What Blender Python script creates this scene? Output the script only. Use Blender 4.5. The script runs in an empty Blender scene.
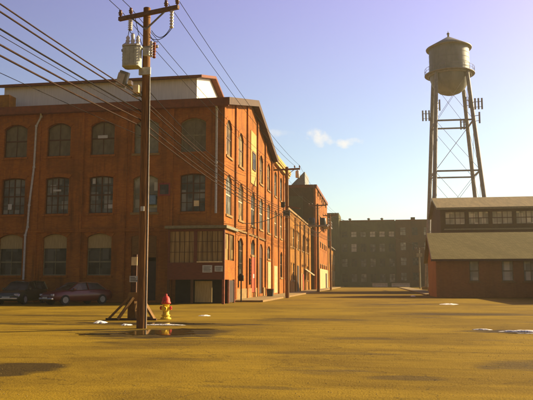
import bpy, bmesh, math, random
from mathutils import Vector, Matrix, noise
random.seed(7)
PI = math.pi
S = bpy.context.scene
C = S.collection

# ---------------------------------------------------------------- camera
cam = bpy.data.cameras.new('camera'); co = bpy.data.objects.new('camera', cam); C.objects.link(co)
cam.sensor_width = 36; cam.lens = 660/533*36; cam.clip_start = .1; cam.clip_end = 4000
PITCH = math.atan(81/660)
co.location = (0, 0, 1.5)
co.rotation_euler = (PI/2 + PITCH, 0, math.radians(9.27))
S.camera = co

# ---------------------------------------------------------------- sky and sun
AZ, EL = math.radians(31), math.radians(26)          # azimuth from +X towards +Y
sd = Vector((math.cos(EL)*math.cos(AZ), math.cos(EL)*math.sin(AZ), math.sin(EL)))
w = bpy.data.worlds.new('World'); S.world = w; w.use_nodes = True
nt = w.node_tree; nt.nodes.clear()
def N(t, typ, **k):
    n = t.nodes.new(typ)
    for a, b in k.items(): setattr(n, a, b)
    return n
out = N(nt, 'ShaderNodeOutputWorld'); bg = N(nt, 'ShaderNodeBackground')
sky = N(nt, 'ShaderNodeTexSky', sky_type='NISHITA', sun_disc=False)
sky.sun_elevation = EL; sky.sun_rotation = PI/2 - AZ
sky.altitude = 100; sky.air_density = 1.0; sky.dust_density = 1.6; sky.ozone_density = 2.0
bg.inputs[1].default_value = .05
tint = N(nt, 'ShaderNodeMix', data_type='RGBA', blend_type='MULTIPLY'); tint.inputs[0].default_value = 1
nt.links.new(sky.outputs[0], tint.inputs[6])
# two small puffs of cloud low over the street (fixed directions in the sky)
tc = N(nt, 'ShaderNodeTexCoord')
sx_ = N(nt, 'ShaderNodeSeparateXYZ'); nt.links.new(tc.outputs['Generated'], sx_.inputs[0])
tr = N(nt, 'ShaderNodeValToRGB'); nt.links.new(sx_.outputs[2], tr.inputs[0])
e0, e1 = tr.color_ramp.elements; e0.position = .0; e0.color = (.90, .95, .78, 1); e1.position = .42; e1.color = (1.13, .765, .96, 1)
e2 = tr.color_ramp.elements.new(.2); e2.color = (.93, .88, .84, 1)
t2 = N(nt, 'ShaderNodeMix', data_type='RGBA', blend_type='MULTIPLY'); t2.inputs[0].default_value = 1; nt.links.new(tr.outputs[0], t2.inputs[6]); t2.inputs[7].default_value = (1.5, 1.5, 1.5, 1)
# the sky is brighter on the sun's side of the street and deeper behind the viewer
dv = N(nt, 'ShaderNodeVectorMath', operation='DOT_PRODUCT'); dv.inputs[1].default_value = (.42, .907, 0); nt.links.new(tc.outputs['Generated'], dv.inputs[0])
dr_ = N(nt, 'ShaderNodeMapRange', interpolation_type='SMOOTHSTEP'); dr_.inputs[1].default_value = -.4; dr_.inputs[2].default_value = 1.05; dr_.inputs[3].default_value = .46; dr_.inputs[4].default_value = 1.4
nt.links.new(dv.outputs['Value'], dr_.inputs[0])
t3 = N(nt, 'ShaderNodeVectorMath', operation='SCALE'); nt.links.new(t2.outputs[2], t3.inputs[0]); nt.links.new(dr_.outputs[0], t3.inputs['Scale'])
nt.links.new(t3.outputs[0], tint.inputs[7])
nz = N(nt, 'ShaderNodeTexNoise'); nz.inputs['Scale'].default_value = 42; nz.inputs['Detail'].default_value = 7; nz.inputs['Roughness'].default_value = .6
nt.links.new(tc.outputs['Generated'], nz.inputs['Vector'])
def cloud(az, el, sx, sy, amp):
    a, e = math.radians(az), math.radians(el)
    d = Vector((math.sin(a)*math.cos(e), math.cos(a)*math.cos(e), math.sin(e)))
    r = Vector((math.cos(a), -math.sin(a), 0)); u = r.cross(d)
    def dot(v):
        n = N(nt, 'ShaderNodeVectorMath', operation='DOT_PRODUCT'); n.inputs[1].default_value = v
        nt.links.new(tc.outputs['Generated'], n.inputs[0]); return n.outputs['Value']
    def m(op, a_, b_=None):
        n = N(nt, 'ShaderNodeMath', operation=op)
        for i, q in enumerate((a_, b_)):
            if q is None: continue
            if isinstance(q, (int, float)): n.inputs[i].default_value = q
            else: nt.links.new(q, n.inputs[i])
        return n.outputs[0]
    x = m('DIVIDE', dot(r), math.radians(sx)); y = m('DIVIDE', dot(u), math.radians(sy))
    q = m('ADD', m('MULTIPLY', x, x), m('MULTIPLY', y, y))
    g = m('SUBTRACT', 1.0, q)
    g = m('ADD', g, m('MULTIPLY', m('SUBTRACT', nz.outputs[0], .55), 5.0))
    n = N(nt, 'ShaderNodeMapRange'); n.inputs[1].default_value = 0; n.inputs[2].default_value = 1.6; n.inputs[4].default_value = amp
    nt.links.new(g, n.inputs[0])
    # keep it local and on the sky's front side
    f = m('GREATER_THAN', dot(d), .5)
    l = N(nt, 'ShaderNodeMapRange'); l.inputs[1].default_value = 3.2; l.inputs[2].default_value = 1.0; l.inputs[3].default_value = 0; l.inputs[4].default_value = 1
    nt.links.new(q, l.inputs[0])
    return m('MULTIPLY', m('MULTIPLY', n.outputs[0], l.outputs[0]), f)
cl = [cloud(-4.4, 12.2, 1.35, .9, .95), cloud(-2.0, 11.9, 1.35, .5, .9), cloud(-8.3, 12.8, 1.6, .35, .35)]
acc = cl[0]
for c_ in cl[1:]:
    n = N(nt, 'ShaderNodeMath', operation='MAXIMUM'); nt.links.new(acc, n.inputs[0]); nt.links.new(c_, n.inputs[1]); acc = n.outputs[0]
mx = N(nt, 'ShaderNodeMix', data_type='RGBA'); nt.links.new(acc, mx.inputs[0]); nt.links.new(tint.outputs[2], mx.inputs[6])
mx.inputs[7].default_value = (9.6, 9.0, 8.0, 1)
nt.links.new(mx.outputs[2], bg.inputs[0]); nt.links.new(bg.outputs[0], out.inputs[0])

sl = bpy.data.lights.new('sun', 'SUN'); so = bpy.data.objects.new('sun', sl); C.objects.link(so)
sl.energy = 5.0; sl.angle = math.radians(.5); sl.color = (1, .80, .46)
so.rotation_euler = (-sd).to_track_quat('-Z', 'Y').to_euler(); so.location = (30, 30, 60)

S.render.engine = 'CYCLES'
S.view_settings.view_transform = 'Standard'; S.view_settings.look = 'None'
S.view_settings.gamma = 1; S.view_settings.use_curve_mapping = False
S.view_settings.exposure = 1.15

# ---------------------------------------------------------------- materials
M = {}
def mat(name, c1, c2=None, rough=.85, scale=3, detail=6, bump=0, spec=.3, metal=0, stretch=(1, 1, 1), contrast=(.35, .65), coat=0):
    m = bpy.data.materials.new(name); m.use_nodes = True; t = m.node_tree
    b = t.nodes['Principled BSDF']; b.inputs['Roughness'].default_value = rough
    b.inputs['Specular IOR Level'].default_value = spec; b.inputs['Metallic'].default_value = metal
    b.inputs['Coat Weight'].default_value = coat
    tcn = N(t, 'ShaderNodeTexCoord'); mp = N(t, 'ShaderNodeMapping'); mp.inputs['Scale'].default_value = stretch
    t.links.new(tcn.outputs['Object'], mp.inputs[0])
    nz = N(t, 'ShaderNodeTexNoise'); nz.inputs['Scale'].default_value = scale; nz.inputs['Detail'].default_value = detail; nz.inputs['Roughness'].default_value = .62
    t.links.new(mp.outputs[0], nz.inputs['Vector'])
    rp = N(t, 'ShaderNodeValToRGB'); rp.color_ramp.elements[0].position = contrast[0]; rp.color_ramp.elements[1].position = contrast[1]
    c2 = c2 or tuple(v*.7 for v in c1)
    rp.color_ramp.elements[0].color = (*c2, 1); rp.color_ramp.elements[1].color = (*c1, 1)
    t.links.new(nz.outputs[0], rp.inputs[0]); t.links.new(rp.outputs[0], b.inputs['Base Color'])
    if bump:
        bp = N(t, 'ShaderNodeBump'); bp.inputs['Strength'].default_value = bump; bp.inputs['Distance'].default_value = .02
        t.links.new(nz.outputs[0], bp.inputs['Height']); t.links.new(bp.outputs[0], b.inputs['Normal'])
    M[name] = m; return m

def brick(name, ca, cb, mortar, dark, grime=.5, streak=.35):
    m = bpy.data.materials.new(name); m.use_nodes = True; t = m.node_tree; L = t.links.new
    b = t.nodes['Principled BSDF']; b.inputs['Roughness'].default_value = .9; b.inputs['Specular IOR Level'].default_value = .15
    tcn = N(t, 'ShaderNodeTexCoord'); sp = N(t, 'ShaderNodeSeparateXYZ'); L(tcn.outputs['Object'], sp.inputs[0])
    ad = N(t, 'ShaderNodeMath', operation='ADD'); L(sp.outputs[0], ad.inputs[0]); L(sp.outputs[1], ad.inputs[1])
    cb_ = N(t, 'ShaderNodeCombineXYZ'); L(ad.outputs[0], cb_.inputs[0]); L(sp.outputs[2], cb_.inputs[1])
    br = N(t, 'ShaderNodeTexBrick'); br.inputs['Scale'].default_value = 1; br.inputs['Brick Width'].default_value = .225; br.inputs['Row Height'].default_value = .078
    br.inputs['Mortar Size'].default_value = .008; br.inputs['Mortar Smooth'].default_value = .3; br.inputs['Bias'].default_value = -.1
    br.inputs['Color1'].default_value = (*ca, 1); br.inputs['Color2'].default_value = (*cb, 1); br.inputs['Mortar'].default_value = (*mortar, 1)
    L(cb_.outputs[0], br.inputs['Vector'])
    def nzz(scale, vec=None, det=6, sc=(1, 1, 1)):
        mp = N(t, 'ShaderNodeMapping'); mp.inputs['Scale'].default_value = sc; L(cb_.outputs[0], mp.inputs[0])
        n = N(t, 'ShaderNodeTexNoise'); n.inputs['Scale'].default_value = scale; n.inputs['Detail'].default_value = det; n.inputs['Roughness'].default_value = .65
        L(mp.outputs[0], n.inputs['Vector']); return n.outputs[0]
    def mixc(fac, a, col, rng, mode='MIX'):
        r = N(t, 'ShaderNodeMapRange'); r.inputs[1].default_value = rng[0]; r.inputs[2].default_value = rng[1]; r.inputs[4].default_value = rng[2]
        L(fac, r.inputs[0]); x = N(t, 'ShaderNodeMix', data_type='RGBA', blend_type=mode); L(r.outputs[0], x.inputs[0]); L(a, x.inputs[6]); x.inputs[7].default_value = (*col, 1)
        return x.outputs[2]
    c = mixc(nzz(.35), br.outputs[0], dark, (.44, .66, grime))
    c = mixc(nzz(1.0, sc=(2.6, .22, 1)), c, dark, (.50, .66, streak))          # rain streaks down the wall
    c = mixc(nzz(5.0), c, tuple(min(1, v*1.6) for v in ca), (.58, .8, .35))   # paler patched bricks
    L(c, b.inputs['Base Color'])
    bp = N(t, 'ShaderNodeBump'); bp.inputs['Strength'].default_value = .5; bp.inputs['Distance'].default_value = .01
    L(br.outputs['Fac'], bp.inputs['Height']); bp.invert = True; L(bp.outputs[0], b.inputs['Normal'])
    M[name] = m; return m

brick('mill_brick', (.40, .128, .017), (.29, .085, .013), (.31, .15, .03), (.105, .040, .010), .55, .6)
brick('low_brick', (.38, .155, .016), (.28, .11, .013), (.29, .16, .028), (.12, .055, .011), .5, .4)
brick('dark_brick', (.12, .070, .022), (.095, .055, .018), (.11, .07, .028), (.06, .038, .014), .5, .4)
brick('house_brick', (.34, .155, .046), (.26, .118, .035), (.32, .19, .07), (.17, .085, .026), .4, .3)
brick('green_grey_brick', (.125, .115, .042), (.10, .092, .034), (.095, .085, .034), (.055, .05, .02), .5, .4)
brick('plum_brick', (.15, .080, .028), (.12, .062, .022), (.09, .05, .018), (.05, .03, .01), .5, .4)
mat('fascia', (.20, .055, .012), (.13, .036, .009), .7, 4)
mat('barge_paint', (.09, .045, .016), (.055, .03, .012), .75, 4)
mat('roof_dark', (.16, .13, .09), (.09, .07, .05), .9, 1.5, bump=.3)
brick('roof_shingle', (.27, .225, .085), (.21, .17, .062), (.10, .08, .03), (.15, .12, .045), .5, .5)
mat('roof_felt', (.24, .175, .07), (.16, .115, .045), .9, 1.2, bump=.2, stretch=(2.5, .3, 1))
mat('metal_siding', (.74, .68, .58), (.62, .57, .48), .6, 2, stretch=(6, 6, .3))
mat('pale_paint', (.48, .38, .17), (.36, .27, .11), .7, 3)
mat('pale_metal', (.50, .50, .46), (.36, .35, .30), .5, 8)
mat('stone', (.30, .19, .06), (.20, .12, .035), .85, 5)
mat('cream_plaster', (.50, .33, .10), (.40, .25, .06), .85, 2, stretch=(1, 1, .4))
mat('tan_board', (.42, .32, .14), (.31, .23, .09), .85, 3, stretch=(4, 4, .5))
mat('plywood', (.22, .11, .025), (.15, .07, .016), .8, 3, stretch=(1, 1, 5))
mat('brown_frame', (.10, .042, .014), (.065, .028, .010), .6, 9)
mat('pale_frame', (.24, .22, .12), (.16, .145, .08), .7, 6)
mat('white_frame', (.52, .44, .30), (.36, .30, .2), .7, 6)
mat('red_frame', (.28, .04, .03), (.18, .03, .02), .6, 6)
mat('red_siding', (.17, .045, .02), (.10, .03, .014), .7, 3, stretch=(1, 1, 8))
mat('red_door_paint', (.45, .075, .02), (.32, .05, .015), .6, 3)
mat('dark_door', (.05, .03, .02), (.03, .02, .014), .7, 3)
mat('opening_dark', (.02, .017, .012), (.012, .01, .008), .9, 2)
mat('grey_board', (.19, .165, .095), (.12, .105, .06), .8, 2.5, stretch=(1, 1, .6))
mat('pale_board', (.26, .26, .18), (.19, .19, .13), .8, 2.5)
mat('blind', (.26, .18, .05), (.16, .11, .03), .6, 1.4, stretch=(1, 1, 3))
mat('curtain', (.42, .29, .11), (.16, .10, .035), .75, 1.2, stretch=(9, 9, .3))  # yellow-brown curtain, its colour lightened to carry sun coming through the porch
mat('pole_wood', (.26, .12, .030), (.10, .048, .016), .85, 5, bump=.5, stretch=(6, 6, .35))
mat('arm_wood', (.20, .12, .075), (.12, .07, .045), .85, 5, bump=.4, stretch=(1, 5, 5))
mat('new_wood', (.27, .145, .035), (.18, .09, .022), .8, 4, bump=.3, stretch=(3, 3, 1))
mat('galvanised', (.24, .23, .20), (.15, .145, .13), .6, 10, metal=.2)
mat('porcelain', (.62, .58, .52), (.45, .40, .36), .3, 6, spec=.5)
mat('brown_porcelain', (.16, .07, .04), (.1, .045, .03), .3, 6, spec=.5)
mat('transformer_grey', (.50, .52, .40), (.34, .35, .27), .55, 6)
mat('cable_black', (.028, .022, .018), (.018, .015, .012), .9, 4, spec=.05)
mat('cable_brown', (.060, .036, .024), (.035, .022, .016), .9, 4, spec=.05)
mat('tank_paint', (.22, .225, .20), (.14, .143, .125), .55, .8, stretch=(1, 1, .35), spec=.4)
mat('tank_roof', (.24, .23, .17), (.16, .15, .11), .55, 1.2)
mat('tower_steel', (.26, .255, .245), (.18, .17, .16), .6, 2)
mat('antenna', (.30, .28, .26), (.2, .18, .17), .6, 4)
mat('hydrant_yellow', (.72, .50, .025), (.30, .15, .02), .6, 14, spec=.3, contrast=(.36, .46))
mat('hydrant_red', (.50, .032, .015), (.26, .03, .012), .55, 14, spec=.3, contrast=(.36, .46))
mat('snow', (.80, .78, .74), (.36, .31, .22), .8, 14, bump=.9, contrast=(.38, .55))
mat('sign_white', (.52, .52, .46), (.42, .42, .36), .6, 5)
mat('sign_ink', (.10, .10, .10), (.07, .07, .07), .7, 5)
mat('concrete', (.27, .19, .06), (.19, .13, .04), .9, 1.5, bump=.3)
mat('barrier', (.5, .44, .3), (.36, .3, .2), .9, 2)
mat('car_red', (.10, .010, .007), (.07, .008, .006), .45, 2, spec=.4, coat=.25)
mat('car_black', (.028, .03, .045), (.02, .022, .03), .25, 2, spec=.5, coat=.6)
mat('car_green', (.03, .04, .022), (.022, .03, .016), .3, 2, spec=.5, coat=.6)
mat('rubber', (.025, .025, .025), (.015, .015, .015), .9, 8)
mat('chrome', (.5, .5, .5), (.35, .35, .35), .25, 8, metal=.8)
mat('lamp_lens', (.42, .42, .42), (.3, .3, .3), .15, 8, spec=.6)
mat('tail_red', (.35, .02, .01), (.25, .015, .01), .2, 8, spec=.6)
mat('pale_yellow', (.80, .62, .30), (.6, .45, .22), .4, 5)  # plain pale yellow for boxes, a ledge, a plate and a notice
mat('lamp_grey', (.26, .26, .22), (.18, .18, .15), .5, 6)
mat('rust_red', (.30, .09, .04), (.18, .05, .025), .8, 4)
mat('blue_metal', (.16, .26, .34), (.1, .17, .22), .5, 4)
mat('bin_dark', (.05, .06, .05), (.03, .035, .03), .5, 6)
mat('pole_grey', (.28, .27, .18), (.18, .17, .11), .7, 4)
mat('dry_leaf', (.12, .08, .035), (.06, .045, .02), .9, 5)

def glass(name, ca, cb, rough=.08):
    m = bpy.data.materials.new(name); m.use_nodes = True; t = m.node_tree; L = t.links.new
    b = t.nodes['Principled BSDF']; b.inputs['Roughness'].default_value = rough+.15; b.inputs['Specular IOR Level'].default_value = .2
    tcn = N(t, 'ShaderNodeTexCoord'); g = N(t, 'ShaderNodeNewGeometry')
    n = N(t, 'ShaderNodeTexNoise'); n.inputs['Scale'].default_value = .9; n.inputs['Detail'].default_value = 3; L(g.outputs['Position'], n.inputs['Vector'])
    r = N(t, 'ShaderNodeValToRGB'); r.color_ramp.elements[0].position = .4; r.color_ramp.elements[1].position = .62
    r.color_ramp.elements[0].color = (*ca, 1); r.color_ramp.elements[1].color = (*cb, 1); L(n.outputs[0], r.inputs[0])
    # each light of glass differs a little: some dusty, some painted out, some clear
    sn = N(t, 'ShaderNodeVectorMath', operation='SNAP'); sn.inputs[1].default_value = (.47, .47, .61); L(g.outputs['Position'], sn.inputs[0])
    wn = N(t, 'ShaderNodeTexWhiteNoise', noise_dimensions='3D'); L(sn.outputs[0], wn.inputs['Vector'])
    mr = N(t, 'ShaderNodeMapRange'); mr.inputs[1].default_value = .62; mr.inputs[2].default_value = 1; mr.inputs[4].default_value = .75; L(wn.outputs['Value'], mr.inputs[0])
    mx_ = N(t, 'ShaderNodeMix', data_type='RGBA'); L(mr.outputs[0], mx_.inputs[0]); L(r.outputs[0], mx_.inputs[6]); mx_.inputs[7].default_value = (*[v*1.8+.02 for v in cb], 1)
    L(mx_.outputs[2], b.inputs['Base Color'])
    bp = N(t, 'ShaderNodeBump'); bp.inputs['Strength'].default_value = .25; bp.inputs['Distance'].default_value = .02
    n2 = N(t, 'ShaderNodeTexNoise'); n2.inputs['Scale'].default_value = 2.2; L(g.outputs['Position'], n2.inputs['Vector']); L(n2.outputs[0], bp.inputs['Height']); L(bp.outputs[0], b.inputs['Normal'])
    M[name] = m
glass('pane_milky', (.30, .31, .22), (.46, .46, .34), .3)
mat('pane_white', (.75, .70, .55), (.5, .45, .3), .6, 1.5)  # off-white for the palest panes of the far block
glass('pane_dark', (.014, .014, .01), (.06, .058, .042))
glass('pane_mid', (.05, .055, .042), (.17, .17, .135), .15)
glass('pane_amber', (.07, .042, .012), (.22, .14, .04), .25)
glass('pane_pale', (.16, .16, .11), (.33, .33, .24), .3)

# asphalt: dusty, worn, streaked, with old patches and tar lines
DARK_PATCHES = [(-7.6, 22.7, 3.2, 1.0, .9), (-6.2, 18.8, 2.0, 2.0, .9), (-6.2, 10.7, .75, .9, .8), (-1.7, 9.5, 1.0, .16, .4), (2.9, 12.6, 1.1, .8, .55),
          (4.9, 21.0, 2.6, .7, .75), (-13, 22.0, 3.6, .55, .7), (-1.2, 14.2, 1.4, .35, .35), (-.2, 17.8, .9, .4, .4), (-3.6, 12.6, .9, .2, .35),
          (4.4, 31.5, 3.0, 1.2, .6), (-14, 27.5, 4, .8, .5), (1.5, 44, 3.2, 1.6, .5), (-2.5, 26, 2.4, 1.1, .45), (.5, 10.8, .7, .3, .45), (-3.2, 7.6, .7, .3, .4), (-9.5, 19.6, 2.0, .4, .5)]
def asphalt(name, dust, worn, tar, dark_patches=False):
    m = bpy.data.materials.new(name); m.use_nodes = True; t = m.node_tree; L = t.links.new
    b = t.nodes['Principled BSDF']; b.inputs['Specular IOR Level'].default_value = .06
    g = N(t, 'ShaderNodeNewGeometry')
    def nzz(scale, sc=(1, 1, 1), det=8, rot=0, dist=0):
        mp = N(t, 'ShaderNodeMapping'); mp.inputs['Scale'].default_value = sc; mp.inputs['Rotation'].default_value = (0, 0, rot); L(g.outputs['Position'], mp.inputs[0])
        n = N(t, 'ShaderNodeTexNoise'); n.inputs['Scale'].default_value = scale; n.inputs['Detail'].default_value = det; n.inputs['Roughness'].default_value = .62; n.inputs['Distortion'].default_value = dist
        L(mp.outputs[0], n.inputs['Vector']); return n.outputs[0]
    def rng(f, a, c_, lo, hi):
        r = N(t, 'ShaderNodeMapRange'); r.inputs[1].default_value = a; r.inputs[2].default_value = c_; r.inputs[3].default_value = lo; r.inputs[4].default_value = hi; L(f, r.inputs[0]); return r.outputs[0]
    def mixc(f, a, col):
        x = N(t, 'ShaderNodeMix', data_type='RGBA'); L(f, x.inputs[0])
        if isinstance(a, tuple): x.inputs[6].default_value = (*a, 1)
        else: L(a, x.inputs[6])
        x.inputs[7].default_value = (*col, 1); return x.outputs[2]
    big = nzz(.16, (1, 1.6, 1), dist=.6); streak = nzz(.5, (.35, 2.2, 1), rot=.25, dist=.4); mid = nzz(1.4); fine = nzz(28, det=5)
    c = mixc(rng(big, .42, .62, 0, .9), dust, worn)
    c = mixc(rng(nzz(.9, (.18, 2.6, 1), det=9, rot=.12, dist=.5), .52, .66, 0, .6), c, tuple(v*.8 for v in worn))
    c = mixc(rng(streak, .54, .72, 0, .7), c, worn)
    dark = rng(nzz(.34, (.5, 1.5, 1), rot=-.15, dist=.8), .57, .68, 0, .8)
    c = mixc(dark, c, tar)
    c = mixc(rng(nzz(70, det=3), .55, .68, 0, .5), c, tuple(v*.45 for v in worn))
    c = mixc(rng(nzz(55, det=2), .62, .72, 0, .5), c, tuple(v*1.6 for v in dust))
    c = mixc(rng(mid, .56, .8, 0, .5), c, tuple(v*1.25 for v in dust))
    c = mixc(rng(fine, .45, .75, 0, .55), c, worn)
    v = N(t, 'ShaderNodeTexVoronoi', feature='DISTANCE_TO_EDGE'); v.inputs['Scale'].default_value = .33
    mp = N(t, 'ShaderNodeMapping'); L(g.outputs['Position'], mp.inputs[0])
    ds = N(t, 'ShaderNodeTexNoise'); ds.inputs['Scale'].default_value = 1.2; ds.inputs['Detail'].default_value = 5; L(g.outputs['Position'], ds.inputs['Vector'])
    mv = N(t, 'ShaderNodeMix', data_type='RGBA'); mv.inputs[0].default_value = .45; L(mp.outputs[0], mv.inputs[6]); 
    sc = N(t, 'ShaderNodeVectorMath', operation='SCALE'); sc.inputs['Scale'].default_value = 3; L(ds.outputs[1], sc.inputs[0])
    av = N(t, 'ShaderNodeVectorMath', operation='ADD'); L(mp.outputs[0], av.inputs[0]); L(sc.outputs[0], av.inputs[1]); L(av.outputs[0], v.inputs['Vector'])
    crack = rng(v.outputs['Distance'], .0, .012, .65, 0)
    c = mixc(crack, c, tar)
    # dark patches, damp by the puddles, set at listed places with ragged soft edges
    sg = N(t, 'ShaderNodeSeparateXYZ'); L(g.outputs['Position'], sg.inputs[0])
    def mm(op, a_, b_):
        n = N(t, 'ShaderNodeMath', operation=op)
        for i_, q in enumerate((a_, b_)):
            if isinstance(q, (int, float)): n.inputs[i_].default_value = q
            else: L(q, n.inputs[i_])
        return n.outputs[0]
    patch_fac = None; rag = nzz(1.1, (.55, 1.6, 1), det=9, dist=.5)
    for (cx, cy, rx, ry, k_) in DARK_PATCHES if dark_patches else []:
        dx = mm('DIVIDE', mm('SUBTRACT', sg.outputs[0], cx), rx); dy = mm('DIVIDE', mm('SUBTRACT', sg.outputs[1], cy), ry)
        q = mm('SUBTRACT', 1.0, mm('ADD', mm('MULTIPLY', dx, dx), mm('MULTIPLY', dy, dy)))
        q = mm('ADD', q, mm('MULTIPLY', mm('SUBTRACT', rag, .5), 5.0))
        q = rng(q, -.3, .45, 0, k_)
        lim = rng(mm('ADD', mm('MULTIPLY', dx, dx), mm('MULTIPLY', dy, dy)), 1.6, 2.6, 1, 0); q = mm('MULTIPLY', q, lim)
        patch_fac = q if patch_fac is None else mm('MAXIMUM', patch_fac, q)
    if patch_fac is not None: c = mixc(patch_fac, c, (.026, .018, .006))
    L(c, b.inputs['Base Color'])
    rr = rng(dark, 0, .85, .92, .6)
    if patch_fac is not None: rr = mm('SUBTRACT', rr, mm('MULTIPLY', patch_fac, .35))
    L(rr, b.inputs['Roughness'])
    bp = N(t, 'ShaderNodeBump'); bp.inputs['Strength'].default_value = .9; bp.inputs['Distance'].default_value = .02
    sm = N(t, 'ShaderNodeMath', operation='ADD'); L(fine, sm.inputs[0]); L(nzz(4, det=6), sm.inputs[1]); L(sm.outputs[0], bp.inputs['Height']); L(bp.outputs[0], b.inputs['Normal'])
    M[name] = m
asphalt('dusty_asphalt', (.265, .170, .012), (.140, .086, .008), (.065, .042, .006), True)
asphalt('yard_ground', (.22, .142, .011), (.15, .094, .009), (.09, .057, .007))
def water(name):
    m = bpy.data.materials.new(name); m.use_nodes = True; t = m.node_tree; L = t.links.new
    b = t.nodes['Principled BSDF']; b.inputs['Base Color'].default_value = (.06, .042, .012, 1); b.inputs['Roughness'].default_value = .05
    b.inputs['IOR'].default_value = 1.33; b.inputs['Specular IOR Level'].default_value = .6
    g = N(t, 'ShaderNodeNewGeometry'); n = N(t, 'ShaderNodeTexNoise'); n.inputs['Scale'].default_value = 3; L(g.outputs['Position'], n.inputs['Vector'])
    bp = N(t, 'ShaderNodeBump'); bp.inputs['Strength'].default_value = .05; bp.inputs['Distance'].default_value = .01; L(n.outputs[0], bp.inputs['Height']); L(bp.outputs[0], b.inputs['Normal'])
    M[name] = m
water('puddle_water')

# ---------------------------------------------------------------- mesh helpers
class MB:
    def __init__(s): s.v = []; s.f = []; s.sm = []
    def add(s, vs, fs, smooth=False):
        n = len(s.v); s.v += [Vector(p) for p in vs]; s.f += [tuple(i+n for i in f) for f in fs]; s.sm += [smooth]*len(fs); return s
    def box(s, x0, x1, y0, y1, z0, z1):
        return s.add([(x0,y0,z0),(x1,y0,z0),(x1,y1,z0),(x0,y1,z0),(x0,y0,z1),(x1,y0,z1),(x1,y1,z1),(x0,y1,z1)],
                     [(0,3,2,1),(4,5,6,7),(0,1,5,4),(1,2,6,5),(2,3,7,6),(3,0,4,7)])
    def prism(s, poly, a, b, axis='y'):
        # poly: 2D points; axis: extrusion axis. y -> (x,z), x -> (y,z), z -> (x,y)
        def P(p, t): return (p[0], t, p[1]) if axis == 'y' else ((t, p[0], p[1]) if axis == 'x' else (p[0], p[1], t))
        n = len(poly); vs = [P(p, a) for p in poly] + [P(p, b) for p in poly]
        fs = [tuple(range(n)), tuple(range(2*n-1, n-1, -1))] + [(i, i+n, (i+1) % n+n, (i+1) % n) for i in range(n)]
        return s.add(vs, fs)
    def bar(s, a, b, w, h=None, up=(0,0,1)):
        a, b = Vector(a), Vector(b); h = h or w; d = (b-a).normalized(); u = Vector(up)
        if abs(d.dot(u)) > .98: u = Vector((0,1,0))
        r = d.cross(u).normalized()*w/2; u = r.cross(d).normalized()*h/2
        vs = [p+q for p in (a, b) for q in (-r-u, r-u, r+u, -r+u)]
        return s.add(vs, [(0,1,2,3),(7,6,5,4),(0,4,5,1),(1,5,6,2),(2,6,7,3),(3,7,4,0)])
    def tube(s, pts, r, n=8, caps=True, smooth=True):
        pts = [Vector(p) for p in pts]; rs = r if isinstance(r, (list, tuple)) else [r]*len(pts)
        vs = []; 
        for i, p in enumerate(pts):
            d = (pts[min(i+1, len(pts)-1)]-pts[max(i-1, 0)]).normalized(); u = Vector((0,0,1)) if abs(d.z) < .95 else Vector((0,1,0))
            a = d.cross(u).normalized(); b = a.cross(d)
            vs += [p + rs[i]*(a*math.cos(2*PI*k/n) + b*math.sin(2*PI*k/n)) for k in range(n)]
        fs = [(i*n+k, i*n+(k+1) % n, (i+1)*n+(k+1) % n, (i+1)*n+k) for i in range(len(pts)-1) for k in range(n)]
        s.add(vs, fs, smooth)
        if caps: s.add(vs[:n], [tuple(range(n))[::-1]]); s.add(vs[-n:], [tuple(range(n))])
        return s
    def lathe(s, prof, c=(0,0,0), n=24, smooth=True):
        c = Vector(c); vs = [c+Vector((r*math.cos(2*PI*k/n), r*math.sin(2*PI*k/n), z)) for r, z in prof for k in range(n)]
        fs = [(i*n+k, i*n+(k+1) % n, (i+1)*n+(k+1) % n, (i+1)*n+k) for i in range(len(prof)-1) for k in range(n)]
        return s.add(vs, fs, smooth)
    def build(s, name, m, parent=None, loc=(0,0,0), rz=0, bevel=0, org=None):
        me = bpy.data.meshes.new(name)
        o = Vector(org) if org is not None else Vector((0,0,0))
        me.from_pydata([tuple(p-o) for p in s.v], [], s.f); me.polygons.foreach_set('use_smooth', s.sm)
        bm = bmesh.new(); bm.from_mesh(me); bmesh.ops.recalc_face_normals(bm, faces=bm.faces); bm.to_mesh(me); bm.free()
        me.materials.append(M[m] if isinstance(m, str) else m); me.update()
        ob = bpy.data.objects.new(name, me); C.objects.link(ob); ob.location = loc; ob.rotation_euler = (0,0,rz)
        if parent: ob.parent = parent
        if bevel:
            b = ob.modifiers.new('bevel', 'BEVEL'); b.width = bevel; b.segments = 2; b.limit_method = 'ANGLE'
        return ob
def tag(o, label=None, cat=None, group=None, kind=None):
    if label: o['label'] = label
    if cat: o['category'] = cat
    if group: o['group'] = group
    if kind: o['kind'] = kind
    return o
def empty(name, loc, label, cat, group=None, rz=0):
    o = bpy.data.objects.new(name, None); C.objects.link(o); o.location = loc; o.rotation_euler = (0,0,rz); o.empty_display_size = .3
    return tag(o, label, cat, group)
def sheet(name, pts, z, m, kind='structure'):
    o = MB().add([(x, y, z) for x, y in pts], [tuple(range(len(pts)))]).build(name, m)
    return tag(o, kind=kind)

# ---------------------------------------------------------------- ground
sheet('ground', [(-1500, -600), (1500, -600), (1500, 2400), (-1500, 2400)], -.008, 'yard_ground')
sheet('road', [(-60, -30), (60, -30), (60, 44), (5.2, 60), (5.0, 175), (-8.0, 175), (-8.0, 46.6), (-9.2, 43.2), (-60, 43.2)], 0, 'dusty_asphalt')

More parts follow.
